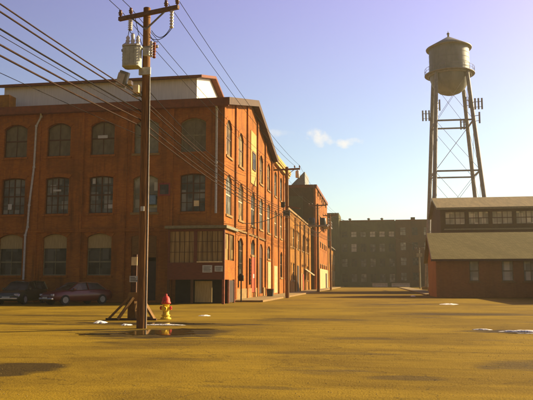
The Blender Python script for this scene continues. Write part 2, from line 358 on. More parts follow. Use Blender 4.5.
# raised pavement along the mill with a kerb on its street side
pv = MB().box(-10.42, -8.15, 47.3, 176, -.05, .12).build('pavement', 'concrete'); tag(pv, kind='structure')
kb = MB()
y = 47.3
while y < 176: kb.box(-8.14, -7.98, y, y+2.42, -.05, .135); y += 2.44
tag(kb.build('kerb', 'stone'), kind='structure')
pv2 = MB().box(5.3, 7.5, 71.5, 172, -.05, .12).build('pavement', 'concrete'); tag(pv2, kind='structure')
tag(MB().box(-7, 30, 172.2, 174.8, -.05, .14).build('pavement', 'concrete'), kind='structure')

def blob(cx, cy, rx, ry, rot=0, n=56, amp=.35, seed=0, fr=1.6):
    pts = []
    for k in range(n):
        a = 2*PI*k/n; q = 1 + amp*noise.noise(Vector((math.cos(a)*fr+seed*7.3, math.sin(a)*fr, seed*3.1))) + amp*.45*noise.noise(Vector((math.cos(a)*fr*3+seed, math.sin(a)*fr*3, 5+seed)))
        x, y = rx*q*math.cos(a), ry*q*math.sin(a)
        pts.append((cx + x*math.cos(rot) - y*math.sin(rot), cy + x*math.sin(rot) + y*math.cos(rot)))
    return pts
# sheets of standing water
for i, (cx, cy, rx, ry, rot) in enumerate([(-6.3, 19.0, .95, 1.0, -.1), (-5.6, 20.4, .7, .25, .1), (-7.9, 18.0, .5, .3, .1), (-7.0, 22.9, 1.3, .22, .03), (4.9, 20.3, 1.2, .14, .05)]):
    sheet('puddle', blob(cx, cy, rx, ry, rot, seed=i+21, amp=.6, n=90, fr=2.4), .008, 'puddle_water')

# loose grit and small stones, too many to count
gr_ = MB(); rg = random.Random(3)
for k in range(3600):
    d_ = 4.5 + 30*rg.random()**1.7; a_ = math.radians(9.27 + rg.uniform(-26, 26)); x_, y_ = -math.sin(a_)*d_, math.cos(a_)*d_
    if noise.noise(Vector((x_*.7, y_*.7, 2))) < rg.uniform(-.5, .35): continue
    r_ = rg.choice((.003, .004, .006, .009))*(1+d_*.03); t_ = rg.random()*6.28; v_ = []
    for j in range(5): v_.append((x_+r_*rg.uniform(.7, 1.2)*math.cos(t_+j*1.257), y_+r_*rg.uniform(.7, 1.2)*math.sin(t_+j*1.257), .001))
    v_.append((x_, y_, r_*rg.uniform(.7, 1.1)))
    gr_.add(v_, [(0, 1, 5), (1, 2, 5), (2, 3, 5), (3, 4, 5), (4, 0, 5)])
tag(gr_.build('grit', 'concrete'), kind='stuff')

def snow(name_label, cx, cy, rx, ry, h, rot, seed):
    mb = MB(); n = 30; rings = 5; vs = [(0, 0, h)]; fs = []
    for r in range(1, rings+1):
        t = r/rings
        for k in range(n):
            a = 2*PI*k/n; q = 1 + .5*noise.noise(Vector((math.cos(a)*2.2+seed*5, math.sin(a)*2.2, seed)))+.3*noise.noise(Vector((math.cos(a)*6+seed*5, math.sin(a)*6, seed)))
            x, y = rx*q*t*math.cos(a), ry*q*t*math.sin(a)
            z = h*(1-t**2)*(1+.7*noise.noise(Vector((x*6, y*6, seed)))) if r < rings else -.005
            vs.append((x*math.cos(rot)-y*math.sin(rot), x*math.sin(rot)+y*math.cos(rot), max(z, -.005)))
    for k in range(n): fs.append((0, 1+k, 1+(k+1) % n))
    for r in range(rings-1):
        for k in range(n): fs.append((1+r*n+k, 1+(r+1)*n+k, 1+(r+1)*n+(k+1) % n, 1+r*n+(k+1) % n))
    mb.add(vs, fs, True); o = mb.build('snow_patch', 'snow', loc=(cx, cy, .006)); tag(o, name_label, 'snow', 'leftover patches of old snow')
snow('small lump of white snow left of the wooden brace by the utility pole', -9.85, 23.0, .24, .30, .07, 0, 1)
snow('flat white snow scrap touching the left side of the near utility pole', -8.45, 21.9, .20, .16, .04, 0, 2)
snow('long thin streak of snow between the near utility pole and the hydrant', -7.15, 22.2, .75, .10, .03, .03, 3)
snow('tiny scrap of snow on the ground behind the hydrant', -7.3, 28.2, .26, .22, .04, 0, 4)
snow('long bright streak of snow at the right edge of the street', 4.35, 20.9, .75, .12, .05, -.12, 5)
snow('broken left end of the snow streak at the right side', 3.25, 21.6, .30, .08, .03, .0, 6)
snow('thin pale snow patch in front of the low brick house', 4.7, 44.6, .55, .8, .05, 0, 7)
snow('small white snow speck far up the middle of the street', 3.7, 67.5, .25, .9, .08, 0, 8)

# ---------------------------------------------------------------- windows, facades
_wc = {}
def arch_pts(w, h, rise, n=10):
    # outline of an opening of width w (centred), bottom 0, top h with a segmental arch of given rise
    if rise <= 0: return [(-w/2, 0), (w/2, 0), (w/2, h), (-w/2, h)]
    R = (w*w/4 + rise*rise)/(2*rise); zc = h - R; a0 = math.asin(min(1, w/2/R))
    return [(-w/2, 0), (w/2, 0)] + [(R*math.sin(a0-2*a0*k/n), zc+R*math.cos(a0-2*a0*k/n)) for k in range(n+1)]
def window(parent, loc, rz, w, h, rise=.3, cols=2, rows=3, frame='brown_frame', pane='pane_dark', depth=.2, sill='stone', ring=None, label=None, board=0, name='window'):
    key = (w, h, rise, cols, rows, frame, pane, depth, sill, ring, board)
    def mk(n, mb, m, par=None, l=(0,0,0)):
        return mb.build(n, m, par, l)
    if key in _wc:
        src = _wc[key]; o = src.copy(); C.objects.link(o); kids = []
        for ch in src.children:
            c = ch.copy(); C.objects.link(c); c.parent = o
    else:
        mb = MB(); t = .07; P = arch_pts(w, h, rise); Q = [(x*(w-2*t)/w, t + z*(h-2*t)/h) for x, z in P]; n = len(P)
        vs = [(x, yy, z) for yy in (depth, depth+.08) for x, z in P] + [(x, yy, z) for yy in (depth, depth+.08) for x, z in Q]
        fs = []
        for i in range(n):
            j = (i+1) % n
            fs += [(i, j, 2*n+j, 2*n+i), (n+j, n+i, 3*n+i, 3*n+j), (2*n+i, 2*n+j, 3*n+j, 3*n+i), (j, i, n+i, n+j)]
        mb.add(vs, fs)
        hr = h - rise
        for c in range(1, cols):
            tw = .05 if cols == 4 and c == 2 else .022
            mb.box(-w/2+w*c/cols-tw, -w/2+w*c/cols+tw, depth+.01, depth+.07, t, h-t-.01)
        for r in range(1, rows):
            z = (h-board)*r/rows; th = .05 if r*2 == rows or (rows == 3 and r == 2) else .022
            mb.box(-w/2+t, w/2-t, depth+.012, depth+.068, z-th, z+th)
        o = mb.build(name, frame)
        R = arch_pts(w-.02, h-board-.02, rise if not board else 0)
        pn = MB().prism([(x, z+.01) for x, z in R], depth+.045, depth+.055, 'y').build('pane', pane, o)
        if board:
            A = arch_pts(w-.03, h-.02, rise); A = [(A[0][0], h-board), (A[1][0], h-board)] + A[2:]
            MB().prism(A, depth-.04, depth-.005, 'y').build('board', 'tan_board', o)
        if sill: MB().box(-w/2-.12, w/2+.12, -.09, depth, -.16, -.003).build('sill', sill, o)
        if ring:
            A = arch_pts(w, h, rise)[2:]; B = [(x*(w+.5)/w, z+.27) for x, z in A]
            if rise > 0:
                m2 = MB(); k = len(A)
                vs = [(x, yy, z) for yy in (-.035, .02) for x, z in A+B]; fs = []
                for i in range(k-1):
                    fs += [(i, i+1, k+i+1, k+i), (2*k+i, 3*k+i, 3*k+i+1, 2*k+i+1), (k+i, k+i+1, 3*k+i+1, 3*k+i), (i, 2*k+i, 2*k+i+1, i+1)]
                fs += [(0, k, 3*k, 2*k), (k-1, 3*k-1, 4*k-1, 2*k-1)]
                m2.add(vs, fs); m2.build('lintel', ring, o)
        _wc[key] = o
    o.location = loc; o.rotation_euler = (0,0,rz); o.parent = parent
    if 'label' in o: del o['label']
    if label: o['label'] = label
    return o

def wall_mesh(L, z0, z1, ops, th=.35):
    """solid wall, local x 0..L, y 0..th inwards; ops = [(xc, w, zb, h, rise)] grouped by column (same xc, w)"""
    mb = MB(); cols = {}
    for (xc, w, zb, h, rise) in ops: cols.setdefault((round(xc-w/2, 4), round(xc+w/2, 4)), []).append((zb, h, rise))
    xs = sorted(cols); cur = 0
    for (a, b) in xs:
        if a > cur: mb.box(cur, a, 0, th, z0, z1)
        zc = z0
        for (zb, h, rise) in sorted(cols[(a, b)]):
            if zb > zc: mb.box(a, b, 0, th, zc, zb)
            zc = zb+h
            if rise > 0:
                A = [(x+(a+b)/2, z+zb) for x, z in arch_pts(b-a, h, rise)[2:]]
                mb.prism(A + [(a, zb+h+.001), (b, zb+h+.001)], 0, th, 'y'); zc += .001
        if zc < z1: mb.box(a, b, 0, th, zc, z1)
        cur = b
    if cur < L: mb.box(cur, L, 0, th, z0, z1)
    return mb
FRONT, SIDE = 0, PI/2
class Facade:
    """a wall plane: origin world point, rz 0 (faces -Y, x runs +X) or pi/2 (faces +X, x runs +Y)"""
    def __init__(s, root, origin, rz): s.root = root; s.o = Vector(origin); s.rz = rz
    def loc(s, x, d, z):
        v = Matrix.Rotation(s.rz, 3, 'Z') @ Vector((x, d, z)); return s.o + v - s.root.location
    def part(s, name, mb, m, bevel=0, label=None):
        ob = mb.build(name, m, s.root, s.loc(0, 0, 0), s.rz, bevel)
        if label: ob['label'] = label
        return ob
    def win(s, xc, zb, w, h, **k):
        if s.rz: k.setdefault('depth', .07)
        return window(s.root, s.loc(xc, 0, zb), s.rz, w, h, **k)

# ================================================================ the mill
X0, YF = -10.47, 44.76
XL = -46.0
mill = empty('mill_building', (X0, YF, 0), 'long three-storey red brick mill with arched windows and a low gabled end on the street', 'factory')
fr = Facade(mill, (XL, YF, 0), FRONT)
LF = X0 - XL
fx = [-43.6, -40.1, -36.6, -33.2, -29.75, -26.3, -22.85, -19.45, -16.1, -12.6]
ops = []; wins = []
for i, X in enumerate(fx):
    x = X - XL
    ops.append((x, 1.85, 10.62, 2.5, .35)); ops.append((x, 1.85, 6.35, 2.72, .12 if i != 8 else .3))
    if i < 8: ops.append((x, 1.85, 1.9, 3.0, .28))
    elif i == 8: ops.append((x, 1.85, .15, 4.6, .1))
fr.part('wall', wall_mesh(LF-.352, 0, 14.0, ops), 'mill_brick')
for i, X in enumerate(fx):
    x = X - XL
    if i == 8:
        fr.win(x, 10.62, 1.85, 2.5, rise=.35, cols=2, rows=2, frame='pale_frame', pane='pale_board', ring='mill_brick', label='pale boarded window')
        w_ = fr.win(x, 6.35, 1.85, 2.72, rise=.3, cols=2, rows=2, frame='pale_frame', pane='pane_pale', ring='mill_brick', label='pale painted window with a blue air conditioner')
        MB().box(.12, .82, -.12, .17, .55, 1.2).build('air_conditioner', 'blue_metal', w_, bevel=.02)
        d = fr.part('door', MB().box(x-.92, x-.02, .14, .2, .15, 2.9).box(x+.02, x+.92, .14, .2, .15, 2.9), 'dark_door')
        MB().box(x+.1, x+.16, .08, .14, 1.1, 1.35).build('handle', 'galvanised', d)
        fr.part('boarding', MB().box(x-.9, x-.02, .05, .1, 3.1, 4.72).box(x+.01, x+.9, .045, .095, 3.15, 4.7), 'plywood', label='two sheets of orange plywood over the entrance')
    else:
        lb = {7: None}.get(i)
        fr.win(x, 10.62, 1.85, 2.5, rise=.35, cols=2, rows=2, frame='pale_frame' if i == 9 else 'brown_frame', pane='grey_board', ring='mill_brick', sill='mill_brick')
        fr.win(x, 6.35, 1.85, 2.72, rise=.12, cols=4, rows=4, frame='brown_frame', pane='pane_mid', ring='mill_brick', sill='mill_brick')
        if i < 8: fr.win(x, 1.9, 1.85, 3.0, rise=.28, cols=2, rows=2, frame='pale_frame', pane='pane_dark', board=1.05, ring='mill_brick', sill='mill_brick')
# things seen in the panes
def bit(x, z, w_, h_, m, name='notice', y=.17):
    fr.part(name, MB().box(x-XL-w_/2, x-XL+w_/2, y-.02, y-.005, z-h_/2, z+h_/2), m)
bit(-22.9, 8.1, .62, .14, 'sign_white'); bit(-26.6, 6.95, .3, .42, 'sign_white'); bit(-20.05, 8.72, .22, .4, 'sign_white')
bit(-18.75, 6.85, .34, .3, 'sign_white'); bit(-12.35, 6.95, .38, .4, 'pale_yellow'); bit(-19.5, 12.0, .75, .22, 'sign_white', y=.19)
# pilasters between the bays
for X in [-41.85, -38.35, -34.9, -31.5, -28.0, -24.58, -21.15, -17.8, -14.35]:
    fr.part('pilaster', MB().box(X-XL-.32, X-XL+.32, -.14, -.002, 0, 13.9), 'mill_brick')
fr.part('belt_course', MB().box(0, LF-.003, -.17, -.142, 5.0, 5.16).box(0, LF-.003, -.19, -.142, 5.162, 5.22), 'mill_brick')
# little red-framed window between two bays on the second floor
w_ = MB(); x = -14.62-XL
w_.box(x-.42, x+.42, -.2, -.145, 7.5, 7.6).box(x-.42, x+.42, -.2, -.145, 8.3, 8.4).box(x-.42, x-.32, -.2, -.145, 7.602, 8.298).box(x+.32, x+.42, -.2, -.145, 7.602, 8.298)
ow = fr.part('window', w_, 'red_frame', label='small square red-framed window')
MB().box(x-.32, x+.32, -.165, -.15, 7.6, 8.3).build('pane', 'pane_dark', ow)
# main gable roof running along the mill, its gable end on the street
YE, YR, YB = 44.76, 56.2, 67.8
ZE, ZR = 14.45, 17.35
def slope(y): return ZE + (ZR-ZE)*(1-abs(y-YR)/(YR-YE))
ov = .55
prof = [(YE-ov, slope(YE-ov)), (YR, ZR), (YB+ov, slope(YE-ov)), (YB+ov, slope(YE-ov)-.22), (YR, ZR-.24), (YE-ov, slope(YE-ov)-.22)]
MB().prism(prof, XL-.4, X0+.55, 'x').build('roof', 'roof_dark', mill, org=mill.location)
# fascia on the eave and bargeboard on the rake
MB().box(XL-.4, X0+.58, YE-ov-.07, YE-ov-.004, slope(YE-ov)-.55, slope(YE-ov)+.03).box(XL-.4, X0+.5, YE-ov-.003, YE-.15, slope(YE-ov)-.52, slope(YE-ov)-.47).build('fascia', 'fascia', mill, org=mill.location)
bp = [(YE-ov-.05, slope(YE-ov)+.03), (YR, ZR+.05), (YB+ov, slope(YE-ov)+.03), (YB+ov, slope(YE-ov)-.5), (YR, ZR-.5), (YE-ov-.05, slope(YE-ov)-.5)]
MB().prism(bp, X0+.555, X0+.63, 'x').build('bargeboard', 'barge_paint', mill, org=mill.location)
# soffit lining below the rake, seen from the street
sp = [(YE-ov+.05, slope(YE-ov)-.24), (YR, ZR-.26), (YB+ov-.05, slope(YE-ov)-.24), (YB+ov-.05, slope(YE-ov)-.30), (YR, ZR-.32), (YE-ov+.05, slope(YE-ov)-.30)]
MB().prism(sp, X0+.01, X0+.55, 'x').build('soffit', 'barge_paint', mill, org=mill.location)
# gable-end wall
sf = Facade(mill, (X0, YE, 0), SIDE)
sx = [2.2, 6.66, 12.0, 16.25, 20.75]
so_ = []
for i, u in enumerate(sx):
    if i != 2: so_.append((u, 1.9, 10.62, 2.75, .55))
    so_.append((u, 1.9, 6.3, 2.95, .5))
so_ += [(6.66, 1.9, 1.9, 3.0, .5), (12.0, 1.9, 3.75, 1.35, .45), (16.25, 1.9, .35, 4.6, .45), (20.75, 1.9, 3.7, 1.3, .45)]
sf.part('wall', wall_mesh(YB-YE, 0, 14.0, so_), 'mill_brick')
gp = [(.36, 14.002), (YB-YE, 14.002), (YB-YE, slope(YB)-.3), (YR-YE, ZR-.33), (.36, slope(YE+.36)-.3)]
sf.part('gable_wall', MB().prism(gp, 0, .35, 'y'), 'mill_brick')
for i, u in enumerate(sx):
    pn = ['pane_amber', 'blind', 'pane_mid', 'pane_amber', 'pane_amber'][i]
    if i != 2: sf.win(u, 10.62, 1.9, 2.75, rise=.55, cols=2, rows=2, frame='brown_frame', pane=pn, ring='mill_brick')
    sf.win(u, 6.3, 1.9, 2.95, rise=.5, cols=2, rows=2, frame='white_frame', pane=['pane_mid', 'pane_amber', 'pane_dark', 'pane_mid', 'pane_mid'][i], ring='mill_brick')
sf.win(6.66, 1.9, 1.9, 3.0, rise=.5, cols=2, rows=3, frame='brown_frame', pane='pane_dark', ring='mill_brick')
sf.win(12.0, 3.75, 1.9, 1.35, rise=.45, cols=2, rows=1, frame='brown_frame', pane='pane_mid', ring='mill_brick')
sf.win(20.75, 3.7, 1.9, 1.3, rise=.45, cols=2, rows=1, frame='brown_frame', pane='pane_mid', ring='mill_brick')
# cream plastered panel with a small window in the third bay
sf.part('plaster_panel', MB().box(10.75, 13.35, -.06, -.004, 9.95, 14.6), 'cream_plaster')
w_ = MB().box(11.3, 12.8, -.13, -.065, 11.2, 11.3).box(11.3, 12.8, -.13, -.065, 12.7, 12.8).box(11.3, 11.4, -.13, -.065, 11.302, 12.698).box(12.7, 12.8, -.13, -.065, 11.302, 12.698).box(12.02, 12.08, -.12, -.068, 11.302, 12.698)
ow = sf.part('window', w_, 'brown_frame', label='small window in the cream plaster panel')
MB().box(11.4, 12.7, -.09, -.07, 11.3, 12.7).build('pane', 'pane_dark', ow)
# doors of the gable end
dr = sf.part('door', MB().box(11.15, 12.85, -.07, -.003, .55, 3.55), 'red_door_paint', label='tall red door')
MB().box(11.1, 12.9, -.10, -.072, 3.56, 3.68).build('door_head', 'stone', dr)
MB().box(11.7, 12.2, -.09, -.073, 1.75, 2.1).build('notice', 'sign_white', dr)
dr = sf.part('door', MB().box(15.32, 17.18, .12, .2, .35, 3.6), 'dark_door', label='dark recessed double door')
sf.part('transom_board', MB().box(15.32, 17.18, .1, .18, 3.62, 4.9), 'brown_frame')
sf.part('door', MB().box(19.9, 21.7, -.07, -.003, .3, 3.4), 'pale_paint', label='pale cream door')
# pilasters on the gable end
for u in (.32, 4.45, 9.2, 14.1, 18.5, 22.7):
    zt = slope(YE+u)-.55
    sf.part('pilaster', MB().box(u-.24, u+.24, -.14, -.002, 0, zt), 'mill_brick')
sf.part('belt_course', MB().box(.7, 4.1, -.1, -.003, 5.35, 5.5).box(4.8, 8.85, -.1, -.003, 5.35, 5.5).box(9.55, 13.75, -.1, -.003, 5.35, 5.5).box(14.45, 18.15, -.1, -.003, 5.35, 5.5), 'stone')
for a, b in ((4.8, 8.85), (9.55, 11.1), (12.9, 13.75), (17.3, 18.15)): sf.part('plinth', MB().box(a, b, -.08, -.003, .1, .9), 'stone')
# vertical run of ladder rungs on the wall
lad = MB()
for k in range(8): lad.box(10.0, 10.42, -.16, -.13, 1.25+k*.28, 1.33+k*.28)
lad.box(10.0, 10.03, -.18, -.0, 1.2, 3.4)
sf.part('wall_ladder', lad, 'cable_black')
# flat-roofed bays behind the gable, same mill
ax = [(70.2, 'w'), (74.5, 'w'), (78.2, 'w')]
af = Facade(mill, (X0, YB, 0), SIDE); LA = 79.9-YB
ao = []
for Y, _ in ax:
    u = Y-YB; ao += [(u, 1.75, 10.62, 2.7, .4), (u, 1.75, 6.3, 2.8, .4)]
ao += [(6.7, 1.75, 1.9, 2.9, .4), (10.4, 1.75, 1.9, 2.9, .4)]
af.part('wall', wall_mesh(LA, 0, 14.3, ao), 'mill_brick')
for Y, _ in ax:
    af.win(Y-YB, 10.62, 1.75, 2.7, rise=.4, cols=2, rows=2, frame='brown_frame', pane='pane_mid', ring='mill_brick')
    af.win(Y-YB, 6.3, 1.75, 2.8, rise=.4, cols=2, rows=2, frame='white_frame', pane='pane_amber', ring='mill_brick')
for u in (6.7, 10.4): af.win(u, 1.9, 1.75, 2.9, rise=.4, cols=2, rows=2, frame='brown_frame', pane='pane_dark', ring='mill_brick')
af.part('door', MB().box(.9, 3.3, -.07, -.003, .25, 3.1), 'pale_paint', label='wide white garage-like door')
for u in (.35, 4.5, 8.6, 11.75): af.part('pilaster', MB().box(u-.24, u+.24, -.13, -.002, 0, 13.9), 'mill_brick')
af.part('cornice', MB().box(.6, LA+.1, -.45, .3, 14.302, 14.5).box(.6, LA+.06, -.32, -.003, 14.0, 14.3).box(.6, LA+.13, -.5, .35, 14.502, 14.85), 'cream_plaster')
# closing walls and flat roof at the back
MB().box(XL, XL+.35, YF+.36, YB, 0, 14.0).box(XL, X0-.36, YB-.35, YB, 0, 14.0).box(-30, X0-.36, 79.5, 79.86, 0, 14.3).box(-30, -29.65, YB+.002, 79.49, 0, 14.3).box(-29.6, X0-.36, YB+.002, 79.49, 14.0, 14.25).build('rear_wall', 'mill_brick', mill, org=mill.location)
# downspouts
def pipe(pts, name='downspout', r=.075, par=mill, m='pale_metal', lab=None):
    mb = MB(); mb.tube(pts, r, 10); 
    for p in pts[1:-1]: mb.tube([Vector(p)-Vector((0,0,.06)), Vector(p)+Vector((0,0,.06))], r*1.35, 10)
    o = mb.build(name, m, par, org=par.location)
    if lab: o['label'] = lab
y_ = YF-.24
pipe([(-24.15, YE-.5, 13.95), (-24.2, y_, 13.6), (-24.55, y_, 12.9), (-24.6, y_, 9.8), (-24.85, y_, 7.0), (-24.9, y_, 5.4), (-25.05, y_, 4.8), (-25.05, y_, 1.6)], lab='crooked pale downspout')
pipe([(-10.86, YE-.5, 13.95), (-10.86, YF-.12, 13.6), (-10.87, YF-.12, 9.8), (-10.87, YF-.12, 6.2)], r=.085, lab='straight grey downspout at the corner')
pipe([(X0+.12, 50.1, 4.6), (X0+.12, 50.1, 2.6), (X0+.12, 50.0, 1.0)], name='vent_pipe', m='cable_black', r=.05)
# small brick chimney showing over the eave at far left
MB().box(-29.9, -28.4, 47.1, 48.1, 14.9, 16.2).build('chimney', 'low_brick', mill, org=mill.location)
# roof monitor
Y1, Y2, Yr = 49.0, 57.6, 53.3
XA, XB = -30.0, -13.56
pent = [(Y1, slope(Y1)-.15), (Y1, 17.4), (Yr, 18.6), (Y2, 17.4), (Y2, slope(Y2)-.15), (YR, ZR-.15)]
mn = MB().prism(pent, XA, XB, 'x').build('roof_monitor', 'metal_siding', mill, org=mill.location); mn['label'] = 'long grey metal-clad roof monitor with a dark red edge'
rt = [(Y1-.45, 17.31), (Yr, 18.64), (Y2+.5, 17.28), (Y2+.5, 17.48), (Yr, 18.86), (Y1-.45, 17.52)]
MB().prism(rt, XA-.9, XB+.5, 'x').build('monitor_roof', 'fascia', mn, org=mill.location)
# glazed loading porch on the corner
YP = 42.6; XP0, XP1 = -13.66, -9.76
pf = Facade(mill, (XP0, YP, 0), FRONT); W = XP1-XP0
pb = MB()
pb.box(0, W, 0, .18, 1.6, 2.72).box(0, .14, 0, .18, 2.722, 4.95).box(W-.14, W, 0, .18, 2.722, 4.95).box(W/2-.15, W/2+.07, 0, .18, 2.722, 4.95).box(.142, W/2-.152, 0, .18, 4.8, 4.95).box(W/2+.072, W-.142, 0, .18, 4.8, 4.95)
porch = pf.part('porch', pb, 'red_siding', label='dark red glazed porch raised over a loading bay')
def pp(name, mb, m, label=None):
    o = mb.build(name, m, porch)
    if label: o['label'] = label
    return o
pp('side_wall', MB().box(W-.182, W, .182, 3.4, 1.6, 2.9).box(W-.182, W, 3.0, 3.4, 2.902, 4.95).box(W-.182, W, .182, 2.998, 4.7, 4.95).box(W-.17, W-.01, 1.5, 1.6, 2.902, 4.698), 'mill_brick')
pp('side_pane', MB().box(W-.11, W-.09, .19, 2.99, 2.903, 4.699), 'pane_amber')
pp('porch_roof', MB().box(-.15, W+.2, -.28, 2.1, 4.98, 5.16).box(W-.6, W+.2, 2.102, 3.5, 4.98, 5.16), 'pale_frame')
pane_m = MB().box(.141, W/2-.151, .1, .12, 2.723, 4.799).box(W/2+.071, W-.141, .1, .12, 2.723, 4.799)
pp('pane', pane_m, 'curtain')
mt = MB()
for a, b in ((.141, W/2-.151), (W/2+.071, W-.141)):
    for k in range(1, 5): xx = a+(b-a)*k/5; mt.box(xx-.015, xx+.015, .06, .1, 2.723, 4.799)
    for k in range(1, 3): zz = 2.72+2.08*k/3; mt.box(a, b, .065, .098, zz-.015, zz+.015)
pp('muntins', mt, 'brown_frame')
pp('window_ledge', MB().box(W/2+.08, W-.145, -.05, .09, 2.723, 2.80), 'pale_yellow')
pp('sign', MB().box(2.42, 3.08, -.03, -.002, 2.06, 2.54), 'sign_white', 'larger white sign plate')
pp('sign', MB().box(3.25, 3.80, -.03, -.002, 2.12, 2.5), 'sign_white', 'smaller white sign plate')
for a, b, z0, n in ((2.5, 3.0, 2.14, 4), (3.32, 3.73, 2.19, 3)):
    ink = MB()
    for k in range(n): ink.box(a, b-random.random()*.12, -.036, -.031, z0+k*.09, z0+k*.09+.035)
    pp('sign_lettering', ink, 'sign_ink')
pp('post', MB().box(0, .16, .01, .17, 0, 1.598), 'brown_frame'); pp('post', MB().box(W-.16, W, .01, .17, 0, 1.598), 'rust_red'); pp('post', MB().box(1.62, 1.76, .01, .17, 0, 1.598), 'brown_frame')
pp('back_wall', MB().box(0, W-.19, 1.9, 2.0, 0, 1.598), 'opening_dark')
pp('loading_door', MB().box(1.78, 2.95, .5, .56, .1, 1.5), 'tan_board')
pp('side_post', MB().box(W-.14, W-.02, 1.5, 1.62, 0, 1.598), 'rust_red'); pp('side_post', MB().box(W-.16, W, 3.25, 3.4, 0, 1.598), 'rust_red')
pp('side_door', MB().box(W-.12, W-.06, 1.62, 3.25, .05, 1.55), 'dark_door')
pp('porch_floor', MB().box(.02, W-.02, .2, 1.88, 1.602, 1.68), 'dark_door')

# ================================================================ two-storey brick range beyond the mill
low = empty('brick_workshop', (X0, 79.95, 0), 'lower two-storey orange brick workshop between the mill and the tall block', 'workshop')
lf = Facade(low, (X0, 79.95, 0), SIDE); LL = 110.2-79.95
lo = []; us = [3.2+k*3.0 for k in range(9)]
for u in us: lo.append((u, 1.5, 5.9, 2.5, .3))
for u in (3.2, 6.2, 24.2): lo.append((u, 1.5, 1.6, 2.3, .3))
lf.part('wall', wall_mesh(LL, 0, 10.3, lo), 'low_brick')
for i, u in enumerate(us): lf.win(u, 5.9, 1.5, 2.5, rise=.3, cols=2, rows=2, frame='white_frame', pane=['pane_mid', 'pane_dark', 'pane_amber'][i % 3], ring='low_brick')
for u in (3.2, 6.2, 24.2): lf.win(u, 1.6, 1.5, 2.3, rise=.3, cols=2, rows=2, frame='brown_frame', pane='pane_dark', ring='low_brick')
for u in (1.6, 7.75, 13.75, 19.75, 25.75): lf.part('pilaster', MB().box(u-.28, u+.28, -.18, -.002, 0, 9.9), 'low_brick')
lf.part('door', MB().box(10.3, 12.2, -.06, -.003, .15, 3.6), 'dark_door', label='tall dark door with arched head')
lf.part('door', MB().box(14.6, 15.9, -.06, -.003, .15, 2.6), 'pale_paint')
lf.part('door', MB().box(17.1, 18.3, -.06, -.003, .15, 2.5), 'red_door_paint')
lf.part('awning', MB().prism([(-1.3, 2.35), (0, 3.3), (0, 3.38), (-1.3, 2.43)], 19.2, 23.2, 'x'), 'pale_paint', label='white sloping awning')
lf.part('coping', MB().box(0, LL, -.14, .4, 10.302, 10.55), 'stone')
MB().box(-26, X0-.36, 79.97, 80.3, 0, 10.3).box(-26, -25.7, 80.31, 110.2, 0, 10.3).box(-25.6, X0-.36, 80.31, 110.2, 9.6, 9.85).build('rear_wall', 'low_brick', low, org=low.location)

# ================================================================ four-storey block with its dark end to the camera
XT = -9.6
blk = empty('brick_block', (XT, 110.4, 0), 'tall brick block beyond the workshop with a dark blank end wall and sunlit window bays', 'factory block')
bf = Facade(blk, (-22, 110.4, 0), FRONT)
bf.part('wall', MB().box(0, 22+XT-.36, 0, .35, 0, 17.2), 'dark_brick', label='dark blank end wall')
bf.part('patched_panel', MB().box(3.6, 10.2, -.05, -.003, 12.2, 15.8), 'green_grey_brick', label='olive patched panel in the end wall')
bs = Facade(blk, (XT, 110.4, 0), SIDE); LB = 137.4-110.4
bo = [(4.5+k*4.5, 2.6, 13.2, 3.0, 0) for k in range(5)] + [(4.5+k*4.5, 2.0, 8.6, 2.6, .2) for k in range(5)] + [(4.5+k*4.5, 2.0, 4.6, 2.6, .2) for k in range(5)]
bs.part('wall', wall_mesh(LB, 0, 17.2, bo), 'mill_brick')
for k in range(5):
    u = 4.5+k*4.5
    bs.win(u, 13.2, 2.6, 3.0, rise=0, cols=3, rows=2, frame='pale_frame', pane='pane_pale')
    bs.win(u, 8.6, 2.0, 2.6, rise=.2, cols=2, rows=2, frame='brown_frame', pane='pane_dark', ring='mill_brick')
    bs.win(u, 4.6, 2.0, 2.6, rise=.2, cols=2, rows=2, frame='white_frame', pane='pane_amber', ring='mill_brick')
bs.part('painted_base', MB().box(7.0, LB, -.05, -.003, .15, 3.7), 'pale_paint', label='cream painted ground storey')
bs.part('door', MB().box(20.0, 23.2, -.12, -.055, .15, 3.0), 'dark_door')
bs.part('coping', MB().box(-.12, LB, -.2, .4, 17.202, 17.7), 'fascia')
bf.part('coping', MB().box(0, 22+XT-.45, -.15, .4, 17.202, 17.7), 'fascia')
MB().box(-22, -21.65, 110.76, 137.4, 0, 17.2).box(-21.6, XT-.36, 137.1, 137.38, 0, 17.2).box(-21.6, XT-.36, 110.76, 137.05, 16.7, 16.95).build('rear_wall', 'dark_brick', blk, org=blk.location)
sk = MB().prism([(-14.5, 17.2), (-11.62, 20.05), (-11.5, 20.05), (-11.5, 17.2)], 111.2, 118, 'y').build('skylight', 'lamp_grey', blk, org=blk.location); sk['label'] = 'wedge-shaped sawtooth skylight'
bs.part('balcony', MB().box(9, 19.5, -1.5, -.06, 11.6, 11.75), 'tower_steel')
rl = MB()
for k in range(12): rl.bar((9+k*.95, -1.47, 11.752), (9+k*.95, -1.47, 12.8), .05)
rl.bar((9, -1.47, 12.8), (19.5, -1.47, 12.8), .07).bar((9, -1.47, 12.3), (19.5, -1.47, 12.3), .05)
bs.part('balcony_rail', rl, 'tower_steel')

